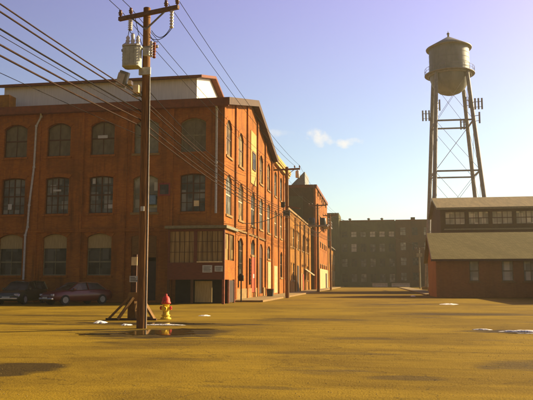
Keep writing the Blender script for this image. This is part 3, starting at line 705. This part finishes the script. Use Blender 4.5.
# ================================================================ narrow gabled brick building at the end of the row
ann = empty('gabled_shed', (-10.3, 150, 0), 'narrow gabled brick building at the far left end of the street row', 'shed')
MB().prism([(-16.5, 0), (-10.3, 0), (-10.3, 9.3), (-13.4, 11.6), (-16.5, 9.3)], 150, 178, 'y').build('wall', 'low_brick', ann, org=ann.location)
MB().prism([(-17, 9.2), (-13.4, 11.75), (-9.8, 9.2), (-9.8, 9.45), (-13.4, 12.0), (-17, 9.45)], 149.6, 178.3, 'y').build('roof', 'roof_dark', ann, org=ann.location)
for z in (1.6, 5.6):
    for Y in (154, 160, 166, 172): window(ann, (0, Y-150, z), SIDE, 1.8, 2.4, rise=0, cols=2, rows=2, frame='white_frame', pane='pane_amber', depth=-.08, sill=None)

# ================================================================ big dark block closing the street
far = empty('far_block', (-12, 176, 0), 'long dark four-storey block closing the far end of the street', 'factory block')
ff = Facade(far, (-9.35, 176, 0), FRONT)
LFf = 26
ks = [1.6+k*2.45 for k in range(9)]
fo = []
for x in ks:
    for z, h in ((1.2, 2.2), (5.2, 2.2), (9.1, 2.2), (13.0, 1.5)): fo.append((x, 1.5, z, h, 0))
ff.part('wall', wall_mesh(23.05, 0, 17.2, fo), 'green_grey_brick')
for i, x in enumerate(ks):
    for j, (z, h) in enumerate(((1.2, 2.2), (5.2, 2.2), (9.1, 2.2), (13.0, 1.5))):
        hot = (j == 3 and i in (1, 3, 4, 5)) or (j == 2 and i == 1)
        ff.win(x, z, 1.5, h, rise=0, cols=2, rows=2, frame='brown_frame', pane='pane_white' if hot else ['pane_dark', 'pane_pale', 'pane_mid'][(i*2+j) % 3], sill=None, label='window with pale panes' if hot else None)
f2 = Facade(far, (-12.4, 173.5, 0), FRONT)
f2.part('stair_tower', MB().box(0, 3.3, 0, 12, 0, 19.3), 'green_grey_brick', label='higher square corner tower')
f3 = Facade(far, (13.72, 175.2, 0), FRONT)
f3.part('red_wing', MB().box(-8.2, 30, .0, 12, 0, 17.1), 'plum_brick', label='darker reddish wing')
for x in (-6.3, -3.3, -.3, 2.7, 5.7, 8.7, 12, 15, 18, 21):
    for z in (1.6, 5.5, 9.4, 13.3): f3.win(x, z, 1.5, 2.1, rise=0, cols=2, rows=2, frame='brown_frame', pane='pane_pale' if (x*3+z) % 2 < 1 else 'pane_dark', depth=-.08, sill=None)
ff.part('rear_wall', MB().box(0, 23.05, .36, 12, 17.0, 17.19).box(0, .35, .36, 12, 0, 16.99), 'green_grey_brick')
ff.part('parapet', MB().box(.3, 14.75, -.12, .4, 17.202, 17.5), 'fascia'); f3.part('parapet', MB().box(-8.2, 30, -.12, .4, 17.102, 17.4), 'fascia')
for x in (3, 8, 11.5): ff.part('roof_vent', MB().lathe([(.25, 17.19), (.25, 17.9), (.45, 17.95), (.4, 18.2), (.02, 18.35)], (x, 3, 0), 10), 'galvanised')
f3.part('chimney', MB().box(-4.1, -3.0, 2, 3, 17.1, 18.2), 'plum_brick')
for i, (a, b, l) in enumerate([(2.2, 6.0, 'left of two pale concrete barriers before the far block'), (7.0, 11.5, 'right of two pale concrete barriers before the far block')]):
    o = MB().prism([(-.35, 0), (.35, 0), (.3, .3), (.12, .5), (.1, 1.0), (-.1, 1.0), (-.12, .5), (-.3, .3)], a-6.9+4, b-6.9+4, 'x').build('concrete_barrier', 'barrier', loc=(0, 170, 0)); tag(o, l, 'barrier', 'concrete barriers across the far end')

# ================================================================ low brick house on the right
YH = 63.6; XH = 5.62
hs = empty('brick_house', (XH, YH, 0), 'low single-storey brick house with a shingled gable roof on the right', 'house')
hf = Facade(hs, (XH, YH, 0), FRONT); LH = 26
ho = [(3.45, .85, 1.5, 1.85, 0), (6.4, 1.0, 1.5, 1.85, 0), (8.45, 1.3, 1.5, 1.85, 0)]
hf.part('wall', wall_mesh(9.6, 0, 3.65, ho, .3), 'house_brick')
for (x, w_, z, h, r) in ho:
    hf.win(x, z, w_, h, rise=0, cols=2 if w_ > 1.2 else 1, rows=2, frame='pale_frame', pane='pane_milky', depth=.08)
hf.part('pilaster', MB().box(.0, .3, -.05, -.002, 0, 3.5).box(4.8, 5.05, -.05, -.002, 0, 3.5), 'house_brick')
GD = 9.2; RH = 6.3
HR = YH+GD/2
MB().box(XH, XH+.3, YH+.302, YH+GD, 0, 3.65).prism([(YH, 3.652), (YH+GD, 3.652), (HR, RH-.2)], XH, XH+.3, 'x').box(XH+.302, XH+LH, YH+GD-.3, YH+GD, 0, 3.65).build('side_wall', 'house_brick', hs, org=hs.location)
pr = [(YH-.5, 3.5), (HR, RH), (YH+GD+.5, 3.5), (YH+GD+.5, 3.36), (HR, RH-.18), (YH-.5, 3.36)]
MB().prism(pr, XH-.4, XH+LH, 'x').build('roof', 'roof_shingle', hs, org=hs.location)
MB().box(XH-.4, XH+9.0, YH-.58, YH-.503, 3.32, 3.52).prism([(YH-.5, 3.3), (HR, RH-.22), (HR, RH+.03), (YH-.5, 3.52)], XH-.46, XH-.402, 'x').build('fascia', 'brown_frame', hs, org=hs.location)
# wing of the house running towards the camera, right of the picture
wx = XH+9.6
MB().box(wx, wx+.3, 51.5, YH-.002, 0, 3.65).box(wx+.302, wx+9, 51.5, 51.8, 0, 3.65).prism([(wx, 3.652), (wx+9, 3.652), (wx+4.5, 6.2)], 51.5, 51.8, 'y').build('wing_wall', 'house_brick', hs, org=hs.location)
MB().prism([(wx-.45, 3.5), (wx+4.5, 6.35), (wx+9.45, 3.5), (wx+9.45, 3.36), (wx+4.5, 6.2), (wx-.45, 3.36)], 51.1, 66, 'y').build('wing_roof', 'roof_shingle', hs, org=hs.location)

# ================================================================ long industrial hall behind it
ih = empty('industrial_hall', (8.75, 90, 0), 'long hall with a clerestory window band and low felt roof behind the house', 'hall')
jf = Facade(ih, (8.75, 90, 0), FRONT); LI = 46
jo = [(1.9+k*3.0, 2.6, 8.9, 1.75, 0) for k in range(14)]
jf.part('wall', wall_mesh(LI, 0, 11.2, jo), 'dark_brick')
for k, q in enumerate(jo): jf.win(q[0], 8.9, 2.6, 1.75, rise=0, cols=4, rows=2, frame='brown_frame', pane='pane_milky', sill=None, depth=.12)
jf.part('ledge', MB().box(.4, LI, -.5, -.003, 8.15, 8.35), 'pale_frame')
jf.part('ledge_board', MB().box(.4, LI, -.12, -.003, 7.2, 8.148), 'brown_frame')
MB().box(8.75, 9.1, 90.36, 104, 0, 11.2).prism([(90, 11.202), (104, 11.202), (97, 13.1)], 8.75, 9.1, 'x').box(9.12, 54, 103.6, 104, 0, 11.2).build('side_wall', 'dark_brick', ih, org=ih.location)
MB().prism([(89.3, 11.1), (97, 13.35), (104.7, 11.1), (104.7, 10.95), (97, 13.15), (89.3, 10.95)], 8.3, 55, 'x').build('roof', 'roof_felt', ih, org=ih.location)
MB().box(8.3, 55, 89.2, 89.296, 10.85, 11.12).prism([(89.3, 10.85), (97, 13.1), (97, 13.38), (89.3, 11.13)], 8.22, 8.296, 'x').build('fascia', 'pale_frame', ih, org=ih.location)

# ================================================================ water tower
wt = empty('water_tower', (13.65, 115, 0), 'elevated water tank with a conical roof on four splayed steel legs', 'water tower')
tcx = -.15
n = 40
MB().lathe([(3.4, 37.1), (3.4, 41.7)], (tcx, 0, 0), n).build('tank', 'tank_paint', wt)
MB().lathe([(3.39, 37.1), (3.3, 36.2), (3.0, 35.3), (2.5, 34.5), (1.8, 33.9), (.9, 33.55), (.01, 33.45)], (tcx, 0, 0), n).build('tank_bowl', 'tank_paint', wt)
MB().lathe([(3.3, 41.62), (3.85, 41.60), (3.9, 41.75), (2.2, 42.75), (.35, 43.85), (.01, 43.95)], (tcx, 0, 0), n).build('tank_roof', 'tank_roof', wt)
MB().lathe([(.01, 43.9), (.16, 43.9), (.16, 44.4), (.28, 44.45), (.2, 44.65), (.05, 44.7), (.04, 45.0), (.01, 45.0)], (tcx, 0, 0), 12).build('finial', 'tank_roof', wt)
tb = MB()
for k in range(5): tb.lathe([(3.43, 37.9+k*.85), (3.44, 37.93+k*.85), (3.43, 37.96+k*.85)], (tcx, 0, 0), n)
tb.build('tank_seams', 'tank_paint', wt)
MB().lathe([(3.42, 37.0), (4.25, 37.0), (4.25, 37.12), (3.42, 37.12)], (tcx, 0, 0), n, False).lathe([(3.5, 36.7), (3.72, 36.8), (3.72, 36.98), (3.5, 36.98)], (tcx, 0, 0), n).build('balcony', 'tower_steel', wt)
rl = MB()
for k in range(24):
    a = 2*PI*k/24; rl.bar((tcx+4.2*math.cos(a), 4.2*math.sin(a), 37.12), (tcx+4.2*math.cos(a), 4.2*math.sin(a), 38.1), .05)
for z in (37.6, 38.1): rl.tube([(tcx+4.2*math.cos(2*PI*k/36), 4.2*math.sin(2*PI*k/36), z) for k in range(37)], .03, 5)
rl.build('balcony_railing', 'tower_steel', wt)
def legp(k, z, c=True):
    a = math.radians(46.5+90*k); t = (z-15)/(37.2-15); R = 5.6*(1-t)+3.55*t; return Vector((R*math.cos(a)+.15*(1-t)*1+tcx*t, R*math.sin(a), z))
for k in range(4):
    MB().tube([legp(k, 0), legp(k, 15), legp(k, 28), legp(k, 37.3)], [.38, .36, .34, .32], 10).build('leg', 'tower_steel', wt)
    MB().box(-.8, .8, -.8, .8, -.2, .5).build('footing', 'concrete', wt, legp(k, 0)-Vector((0,0,.02)))
for z in (9.5, 19.6, 28.3):
    for k in range(4): MB().bar(legp(k, z), legp((k+1) % 4, z), .2, .26).build('strut', 'tower_steel', wt)
br_ = MB(); zs = [0.8, 9.5, 19.6, 28.3, 36.5]
for z0, z1 in zip(zs, zs[1:]):
    for k in range(4): br_.tube([legp(k, z0), legp((k+1) % 4, z1)], .032, 5).tube([legp((k+1) % 4, z0), legp(k, z1)], .032, 5)
br_.build('brace_rods', 'antenna', wt)
def ant(k, z, n_, side, dx=0):
    p = legp(k, z); mb = MB(); mb.bar(p+Vector((0,0,0)), p+Vector((side*(n_*.55+dx), -.3, 0)), .09)
    mb.bar(p+Vector((0,0,-.9)), p+Vector((side*(n_*.55+dx), -.3, -.9)), .07)
    for i in range(n_):
        q = p+Vector((side*(.55+dx+i*.55), -.35, -.4)); mb.box(q.x-.13, q.x+.13, q.y-.1, q.y+.1, q.z-.95, q.z+.95)
    mb.build('antenna_array', 'antenna', wt)
pxs = sorted(range(4), key=lambda k: legp(k, 30).x)
ant(pxs[0], 31.0, 3, -1); ant(pxs[1], 31.3, 1, 1); ant(pxs[3], 31.3, 3, 1); ant(pxs[3], 31.6, 2, -1, -.2); ant(pxs[2], 29.3, 2, -1); ant(pxs[3], 28.9, 1, 1, .4)

# ================================================================ utility poles
def insulator(mb, p, s=1):
    return mb.lathe([(.01, 0), (.03*s, 0), (.03*s, .06*s), (.07*s, .07*s), (.05*s, .12*s), (.08*s, .14*s), (.05*s, .19*s), (.055*s, .24*s), (.01, .25*s)], p, 8)
def crossarm(parent, h, half, yaw, off=0, m='arm_wood', ins=(-1, -.62, .62, 1), thick=.13):
    c, s_ = math.cos(yaw), math.sin(yaw)
    A = MB().bar((-half*c+off*c, -half*s_+off*s_-.16, h), (half*c+off*c, half*s_+off*s_-.16, h), .11, thick).build('crossarm', m, parent)
    for t in ins:
        insulator(MB(), Vector(((t*half*.96+off)*c, (t*half*.96+off)*s_-.16, h+thick/2)), 1).build('insulator', 'brown_porcelain', A)
    for t in (-1, 1): MB().bar(((t*half*.55+off)*c, (t*half*.55+off)*s_-.16, h-.06), (0, -.16, h-.55), .035, .05).build('brace', 'galvanised', A)
    return A
PX, PY = -7.42, 20.5
p1 = empty('utility_pole', (PX, PY, 0), 'nearest tall wooden utility pole with transformer, floodlight and one crossarm', 'utility pole', 'wooden utility poles along the kerb')
MB().tube([(.03, 0, -.1), (.03, 0, 3), (0, 0, 7), (-.03, 0, 10.68)], [.165, .155, .14, .12], 16).build('pole', 'pole_wood', p1)
yaw1 = -math.radians(16)
A1 = crossarm(p1, 10.42, 1.2, yaw1, .08)
# dead-end insulators and cut-outs hanging below the arm
def hang(px, pz0, pz1, r=.06, m='porcelain', name='cutout'):
    mb = MB(); L_ = pz0-pz1; k = 6
    prof = [(.01, pz1)]
    for i in range(k): z = pz1+L_*i/k; prof += [(r*.55, z+.005), (r, z+L_/k*.4), (r*.55, z+L_/k*.8)]
    prof += [(.01, pz0)]
    x = px; mb.lathe(prof, (x, -.2+x*math.tan(yaw1), 0), 10); return mb.build(name, m, p1)
hang(-.60, 10.32, 9.92, .085); hang(1.0, 10.34, 9.72, .075)
hang(-.80, 9.50, 8.86, .09, 'brown_porcelain'); hang(.24, 9.42, 8.86, .07); hang(.36, 9.36, 8.8, .065, 'rust_red')
MB().bar((-.85, -.1, 9.2), (.42, -.1, 9.28), .08, .08).build('equipment_bracket', 'galvanised', p1)
T = MB(); pts = [(-.60, -.58), (-.16, -.58), (-.09, -.50), (-.09, -.22), (-.16, -.14), (-.60, -.14), (-.67, -.22), (-.67, -.50)]
T.prism(pts, 8.50, 9.18, 'z'); T = T.build('transformer', 'transformer_grey', p1, bevel=.02); T['label'] = 'pale grey square-shouldered transformer'
MB().prism([(x*1.04+.02, y*1.05+.01) for x, y in pts], 9.185, 9.24, 'z').build('transformer_lid', 'pale_metal', T)
for x, dz in ((-.55, .0), (-.38, .08), (-.2, -.02)):
    MB().lathe([(.05, 9.24), (.08, 9.32), (.05, 9.37), (.08, 9.42), (.05, 9.48), (.07, 9.54+dz), (.02, 9.62+dz)], (x, -.34, 0), 10).build('bushing', 'porcelain', T)
for x in (-.55, -.4, -.2): MB().bar((x, -.59, 8.56), (x, -.59, 9.12), .02, .03).build('cooling_fin', 'transformer_grey', T)
MB().box(-.2, .2, -.2, -.125, 8.3, 8.55).build('mounting_plate', 'pale_metal', p1); MB().box(-.06, .16, -.26, -.125, 8.95, 9.2).build('arrester_box', 'pale_metal', p1)
# looping jumper leads
def lead(a, b, sag, r=.012, par=None, name='jumper_wire', m='cable_black'):
    a, b = Vector(a), Vector(b); q = [a.lerp(b, t/10) + Vector((0, 0, -sag*4*(t/10)*(1-t/10))) for t in range(11)]
    return MB().tube(q, r, 5).build(name, m, par or p1)
lead((1.0, -.45, 9.74), (.12, -.15, 9.6), .22); lead((.12, -.15, 9.72), (.45, -.2, 9.4), .1); lead((-.60, -.1, 9.92), (-.42, -.22, 9.72), .05)
lead((-.6, -.1, 9.95), (-.80, .03, 9.5), .12); lead((.95, -.45, 9.75), (.2, -.15, 9.82), .28); lead((-.4, -.1, 10.3), (-.1, -.15, 9.3), .1)
# floodlight on a bracket
FL = MB().tube([(-.12, -.1, 7.72), (-.35, -.15, 7.74), (-.50, -.2, 7.88), (-.62, -.25, 7.98)], .045, 8).box(-.42, -.1, -.2, -.1, 7.58, 7.66).build('floodlight', 'lamp_grey', p1); FL['label'] = 'tilted grey floodlight on a bent bracket'
hb = MB().box(-.15, .15, -.14, .14, -.27, .27).build('lamp_housing', 'lamp_grey', FL, bevel=.03); hb.location = (-.70, -.3, 8.14); hb.rotation_euler = (.25, .32, .2)
hb2 = MB().box(-.11, .11, -.02, .0, -.2, .2).build('lens', 'lamp_lens', FL); hb2.location = (-.73, -.46, 8.10); hb2.rotation_euler = (.25, .32, .2)
MB().box(-.52, -.40, -.34, -.14, 7.94, 8.08).build('junction_box', 'pale_yellow', FL, bevel=.01)
MB().box(-.34, -.14, -.34, -.06, 7.66, 7.92).build('ballast_box', 'pale_yellow', FL, bevel=.015)
MB().box(-.03, .09, -.19, -.165, 3.75, 3.9).build('number_tag', 'sign_white', p1)
MB().tube([(.19, -.06, .0), (.17, -.06, 4.5), (.14, -.06, 8.4)], .022, 6).build('ground_conduit', 'galvanised', p1)

def small_pole(x, y, h, label, half=1.25, r=.15, arms=1, group='wooden utility poles along the kerb', m='pole_wood', yaw=0):
    p = empty('utility_pole', (x, y, 0), label, 'utility pole', group)
    MB().tube([(0, 0, -.1), (0, 0, h*.5), (0, 0, h)], [r, r*.9, r*.75], 12).build('pole', m, p)
    for i in range(arms): crossarm(p, h-.25-i*1.0, half, yaw, 0, thick=.16)
    return p
p2 = small_pole(-7.72, 58.8, 11.8, 'second utility pole along the kerb with one crossarm and a low cable box', r=.19, yaw=-.12)
MB().box(-.3, .3, -.35, -.15, 7.3, 7.8).box(-.55, -.2, -.1, .1, 8.1, 8.6).build('cable_box', 'bin_dark', p2)
MB().bar((.0, -.2, 8.15), (1.2, -.2, 7.95), .1).build('side_bracket', 'arm_wood', p2)
MB().lathe([(.16, 10.5), (.19, 10.55), (.19, 11.1), (.05, 11.2)], (1.0, -.2, .25), 10).build('cutout', 'porcelain', p2)
p3 = small_pole(-7.72, 91.5, 12.2, 'third utility pole carrying a dark platform of transformers', r=.2, yaw=-.1)
MB().box(-1.3, 1.4, -.6, .5, 9.0, 9.2).build('platform', 'tower_steel', p3)
for x in (-.85, .75): MB().lathe([(.01, 9.2), (.42, 9.2), (.45, 9.3), (.45, 10.1), (.36, 10.2), (.01, 10.22)], (x, -.1, 0), 16).build('transformer', 'bin_dark', p3)
MB().bar((-1.2, 0, 9.0), (0, 0, 8.0), .08).bar((1.3, 0, 9.0), (0, 0, 8.0), .08).build('platform_brace', 'tower_steel', p3)
p4 = small_pole(-7.4, 113, 12.9, 'fourth and farthest utility pole on the left kerb', r=.18, yaw=-.1)
p5 = small_pole(9.0, 138, 8.2, 'pale grey utility pole standing before the far block on the right', half=.9, r=.16, m='pole_grey')
MB().box(-.55, .55, -.45, -.2, 6.4, 7.1).build('cable_box', 'pole_grey', p5)

# ---------------------------------------------------------------- overhead lines
def span(pts, sag, n=18):
    q = []
    for a, b in zip(pts, pts[1:]):
        a, b = Vector(a), Vector(b); s_ = sag*((b-a).length/38)**2
        q += [a.lerp(b, t/n)+Vector((0, 0, -s_*4*(t/n)*(1-t/n))) for t in range(n)]
    return q+[Vector(pts[-1])]
def line(pts, r, label, group, m='cable_black', sag=.45):
    o = MB().tube(span(pts, sag), r, 6).build('overhead_line', m); return tag(o, label, 'cable', group)
def armpt(px, py, h, half, yaw, t, off=0):
    c, s_ = math.cos(yaw), math.sin(yaw); return Vector((px+(t*half*.96+off)*c, py+(t*half*.96+off)*s_-.16, h+.31))
G1, G2 = 'power lines on the crossarms', 'telephone cables strung along the poles'
for t, lab in ((-1, 'power line from the left end of the near pole crossarm'), (-.62, 'power line next to the left end of the near pole crossarm'),
               (.62, 'power line from just inside the right end of the near crossarm'), (1, 'power line sloping down from the right tip of the near crossarm')):
    a = armpt(PX, PY, 10.42, 1.2, yaw1, t, .08); b = armpt(-7.72, 58.8, 11.55, 1.25, -.12, t); c = armpt(-7.72, 91.5, 11.95, 1.25, -.1, t); d = armpt(-7.4, 113, 12.65, 1.25, -.1, t)
    line([(a.x-.1, -19, 10.7), a, b, c, d], .011, lab, G1, sag=.5)
comm = [(7.60, -.16, .018, 'cable_brown', 'topmost brown telephone cable passing left of the near pole'), (7.46, -.17, .020, 'cable_brown', 'second brown telephone cable twinned just under the topmost'),
        (7.12, -.18, .020, 'cable_black', 'black telephone cable in the middle of the bundle'), (6.98, -.14, .008, 'cable_black', 'thin black line under the middle cable'),
        (6.82, -.18, .022, 'cable_brown', 'brown telephone cable second from the bottom of the bundle'), (6.62, -.2, .022, 'cable_brown', 'pale brown telephone cable lowest of the thick bundle')]
for i, (z, dx, r, m, lab) in enumerate(comm):
    line([(PX-.1+dx, -19, z+.35-i*.08), (PX+dx, PY-.1, z), (-7.72+.25, 58.8-.2, 7.85-.14*i), (-7.45, 91.3, 8.2-.12*i), (-7.2, 113, 9.0-.12*i)], r, lab, G2, m, sag=.62)
line([(PX-2.8, 2.5, 6.7), (PX-.1, PY-.1, 6.25)], .008, 'thin drop wire reaching the near pole from the far left', 'service drops', sag=.5)
line([(PX+.1, PY+.1, 7.78), (-9.9, 50.4, 9.7)], .014, 'service drop from the near pole to the gable end of the mill', 'service drops', sag=.8)
line([(-7.6, 58.8, 8.0), (-9.9, 49.6, 5.9)], .03, 'drooping cable from second pole to the mill wall', 'service drops', sag=6)
line([(-7.4, 113, 12.7), (9.0, 138, 8.6), (30, 150, 9)], .035, 'sagging line crossing the sky above the far block', 'service drops', sag=.2)
line([(-7.5, 91.5, 9.5), (-10.2, 84, 8.6)], .03, 'short drop from the third pole to the workshop', 'service drops', sag=2)

# ================================================================ braced sign post behind the near pole
bp_ = empty('braced_sign_post', (-9.42, 25.1, 0), 'wooden post held by slanting timber braces, with two small sign plates, behind the near pole', 'sign post')
MB().box(-.2, .2, -.05, .05, 0, 1.06).build('panel', 'new_wood', bp_)
MB().box(-.09, .09, .055, .15, 0, 2.55).build('post', 'brown_frame', bp_)
for a, b in (((-.12, -.1, .86), (-.86, -.35, .03)), ((.05, -.13, .86), (-.42, -.5, .03)), ((.42, -.1, .80), (.98, -.3, .03)), ((.15, -.1, .7), (.3, -.3, .03))):
    MB().bar(a, b, .15, .09).build('brace', 'new_wood', bp_)
MB().box(-.95, 1.1, -.42, -.3, .0, .07).build('base_beam', 'brown_frame', bp_)
MB().box(.1, .98, -.28, -.2, .05, .13).build('base_rail', 'new_wood', bp_)
MB().box(-.12, .12, .02, .05, 2.12, 2.45).build('sign_plate', 'pale_yellow', bp_); MB().box(-.18, .2, .02, .05, 1.46, 1.70).build('sign_plate', 'sign_white', bp_)
ink = MB()
for k in range(3): ink.box(-.14, .15-.05*k, .012, .018, 1.5+k*.065, 1.53+k*.065)
ink.build('sign_lettering', 'sign_ink', bp_)

# ================================================================ fire hydrant
hy = empty('fire_hydrant', (-8.2, 25.5, 0), 'yellow fire hydrant with a red bonnet and red side caps', 'fire hydrant')
MB().lathe([(.01, 0), (.21, 0), (.21, .05), (.15, .07), (.145, .12), (.17, .14), (.17, .17), (.125, .20), (.12, .55), (.14, .57), (.14, .60)], n=20).build('barrel', 'hydrant_yellow', hy)
MB().lathe([(.14, .602), (.19, .61), (.19, .66), (.165, .68), (.15, .80), (.11, .88), (.05, .92), (.045, .93), (.045, .99), (.01, 1.0)], n=20).build('bonnet', 'hydrant_red', hy)
bl = MB()
for k in range(8):
    a = 2*PI*k/8
    for R_, z in ((.18, .05), (.165, .66)): bl.lathe([(.001, z+.03), (.016, z+.03), (.016, z), (.001, z)], (R_*math.cos(a), R_*math.sin(a), 0), 6)
bl.build('bolts', 'hydrant_yellow', hy)
for sx_ in (-1, 1):
    MB().tube([(sx_*.10, 0, .44), (sx_*.17, 0, .44)], .065, 14).build('nozzle', 'hydrant_yellow', hy)
    MB().tube([(sx_*.172, 0, .44), (sx_*.225, 0, .44)], .075, 8, smooth=False).tube([(sx_*.226, 0, .44), (sx_*.255, 0, .44)], .025, 5).build('nozzle_cap', 'hydrant_red', hy)
MB().tube([(0, -.10, .42), (0, -.18, .42)], .085, 14).build('nozzle', 'hydrant_yellow', hy)
MB().tube([(0, -.182, .42), (0, -.24, .42)], .098, 8, smooth=False).tube([(0, -.241, .42), (0, -.275, .42)], .03, 5).build('nozzle_cap', 'hydrant_yellow', hy)

# ================================================================ small things on the pavement
bn = empty('litter_bin', (-9.5, 60.3, .12), 'small dark litter bin on the pavement by the pale doors', 'bin')
MB().prism([(-.26, 0), (.26, 0), (.31, .62), (-.31, .62)], -.28, .28, 'y').build('body', 'bin_dark', bn, bevel=.03); MB().box(-.34, .34, -.31, .31, .622, .69).build('lid', 'red_frame', bn, bevel=.03)
st = empty('standpipe', (-9.5, 46.9, 0), 'thin dark standpipe with a meter head beside the porch', 'standpipe')
MB().tube([(0, 0, 0), (0, 0, 1.5)], .05, 10).build('post', 'cable_black', st); MB().box(-.16, .16, -.14, .14, 1.5, 1.9).lathe([(.16, 1.9), (.1, 2.02), (.01, 2.05)], (0, 0, 0), 10).build('meter_head', 'cable_black', st)

# ================================================================ parked cars in the shade of the mill
def car(x, y, rz, paint, label, kind='sedan'):
    r = empty('parked_car', (x, y, 0), label, 'car', 'cars parked before the mill', rz)
    L_, Wd = 4.5, .87
    # stations: x, half width, bottom z, belt z
    stn = [(-2.25, .70, .42, .72), (-2.2, .80, .30, .86), (-1.9, .86, .24, .95), (-1.2, Wd, .22, .98), (0, Wd, .20, .95), (.9, Wd, .20, .93), (1.4, .86, .24, .88), (2.0, .82, .26, .78), (2.2, .74, .32, .68), (2.26, .62, .42, .6)]
    mb = MB(); vs = []; k = 10
    for (sx_, hw, zb, zt) in stn:
        mid = (zb+zt)/2
        ring = [(-hw*.86, zb), (hw*.86, zb), (hw*.98, zb+.1), (hw, mid), (hw*.97, zt-.08), (hw*.86, zt), (hw*.3, zt+.03), (-hw*.3, zt+.03), (-hw*.86, zt), (-hw*.97, zt-.08)]
        ring += []
        vs += [(sx_, yy, zz) for yy, zz in ring]
    n_ = len(stn); fs = [(i*k+j, i*k+(j+1) % k, (i+1)*k+(j+1) % k, (i+1)*k+j) for i in range(n_-1) for j in range(k)] + [tuple(range(k))[::-1], tuple((n_-1)*k+j for j in range(k))]
    mb.add(vs, fs, True); body = mb.build('body', paint, r)
    cab = [(-1.75, .66, .97), (-1.15, .58, 1.38), (-.2, .60, 1.43), (.35, .58, 1.38), (1.12, .68, .94)] if kind == 'sedan' else [(-2.15, .66, .95), (-1.95, .60, 1.45), (-.4, .62, 1.5), (.4, .6, 1.42), (1.1, .68, .94)]
    m2 = MB(); top = []; 
    a, b_, c_, d_, e_ = cab
    bot = .80
    low_ = [(a[0], bot, .93), (e_[0], bot, .93)]
    P = [(a[0], -.76, .95), (e_[0], -.76, .93), (e_[0], .76, .93), (a[0], .76, .95), (b_[0], -b_[1], b_[2]), (c_[0], -c_[1], c_[2]), (d_[0], -d_[1], d_[2]), (d_[0], d_[1], d_[2]), (c_[0], c_[1], c_[2]), (b_[0], b_[1], b_[2])]
    m2.add(P, [(0, 1, 6, 5, 4), (3, 9, 8, 7, 2), (0, 4, 9, 3), (1, 2, 7, 6)]); g_ = m2.build('windows', 'pane_dark', r)
    m3 = MB(); z_ = .012
    m3.add([(x_, y_, q+z_) for x_, y_, q in P[4:]], [(0, 1, 4, 5), (1, 2, 3, 4)], True)
    for s_ in (-1, 1):
        m3.bar((a[0], s_*.76, .95), (b_[0], s_*b_[1], b_[2]), .09, .06).bar((e_[0], s_*.76, .93), (d_[0], s_*d_[1], d_[2]), .07, .05).bar((-.35, s_*.775, .95), (-.3, s_*.61, 1.43), .08, .04)
        m3.bar((b_[0], s_*b_[1], b_[2]), (c_[0], s_*c_[1], c_[2]), .07, .05).bar((c_[0], s_*c_[1], c_[2]), (d_[0], s_*d_[1], d_[2]), .07, .05)
    m3.build('roof', paint, r)
    for wx_ in (-1.38, 1.42):
        for s_ in (-1, 1):
            w_ = MB().tube([(wx_, s_*.70, .32), (wx_, s_*.885, .32)], .32, 22).build('wheel', 'rubber', r)
            MB().tube([(wx_, s_*.886, .32), (wx_, s_*.897, .32)], .2, 14).build('rim', 'lamp_grey', w_)
    for s_ in (-1, 1):
        MB().box(2.14, 2.25, s_*.62-.13, s_*.62+.13, .56, .70).build('headlight', 'lamp_lens', r, bevel=.02)
        MB().box(-2.27, -2.17, s_*.62-.12, s_*.62+.12, .68, .82).build('tail_light', 'tail_red', r, bevel=.02)
        MB().box(.72, .9, s_*.93-.07, s_*.93+.07, .93, 1.06).build('mirror', paint, r, bevel=.02)
    MB().box(2.16, 2.32, -.72, .72, .34, .46).build('bumper', 'chrome', r, bevel=.03)
    MB().box(2.325, 2.34, -.26, .26, .40, .52).build('number_plate', 'sign_white', r)
    return r
car(-19.2, 40.9, -2.1, 'car_red', 'dark red car parked at an angle in the shade before the mill')
car(-26.7, 40.2, -1.25, 'car_black', 'blue-black car parked at the far left edge before the mill')
car(-23.3, 41.4, -1.5, 'car_green', 'dark green hatchback parked between the red car and the blue-black car', 'hatch')

# ================================================================ thin warm haze in the air
hz = MB().box(-1500.5, 1500.5, -600.5, 2400.5, -1.2, 46.5)
hm = bpy.data.materials.new('haze_air'); hm.use_nodes = True; t = hm.node_tree; t.nodes.clear()
ho_ = N(t, 'ShaderNodeOutputMaterial'); pv_ = N(t, 'ShaderNodeVolumePrincipled'); pv_.inputs['Color'].default_value = (.95, .90, .66, 1)
pv_.inputs['Density'].default_value = .00042; pv_.inputs['Anisotropy'].default_value = .25
t.links.new(pv_.outputs[0], ho_.inputs['Volume'])
tag(hz.build('haze', hm), kind='stuff')
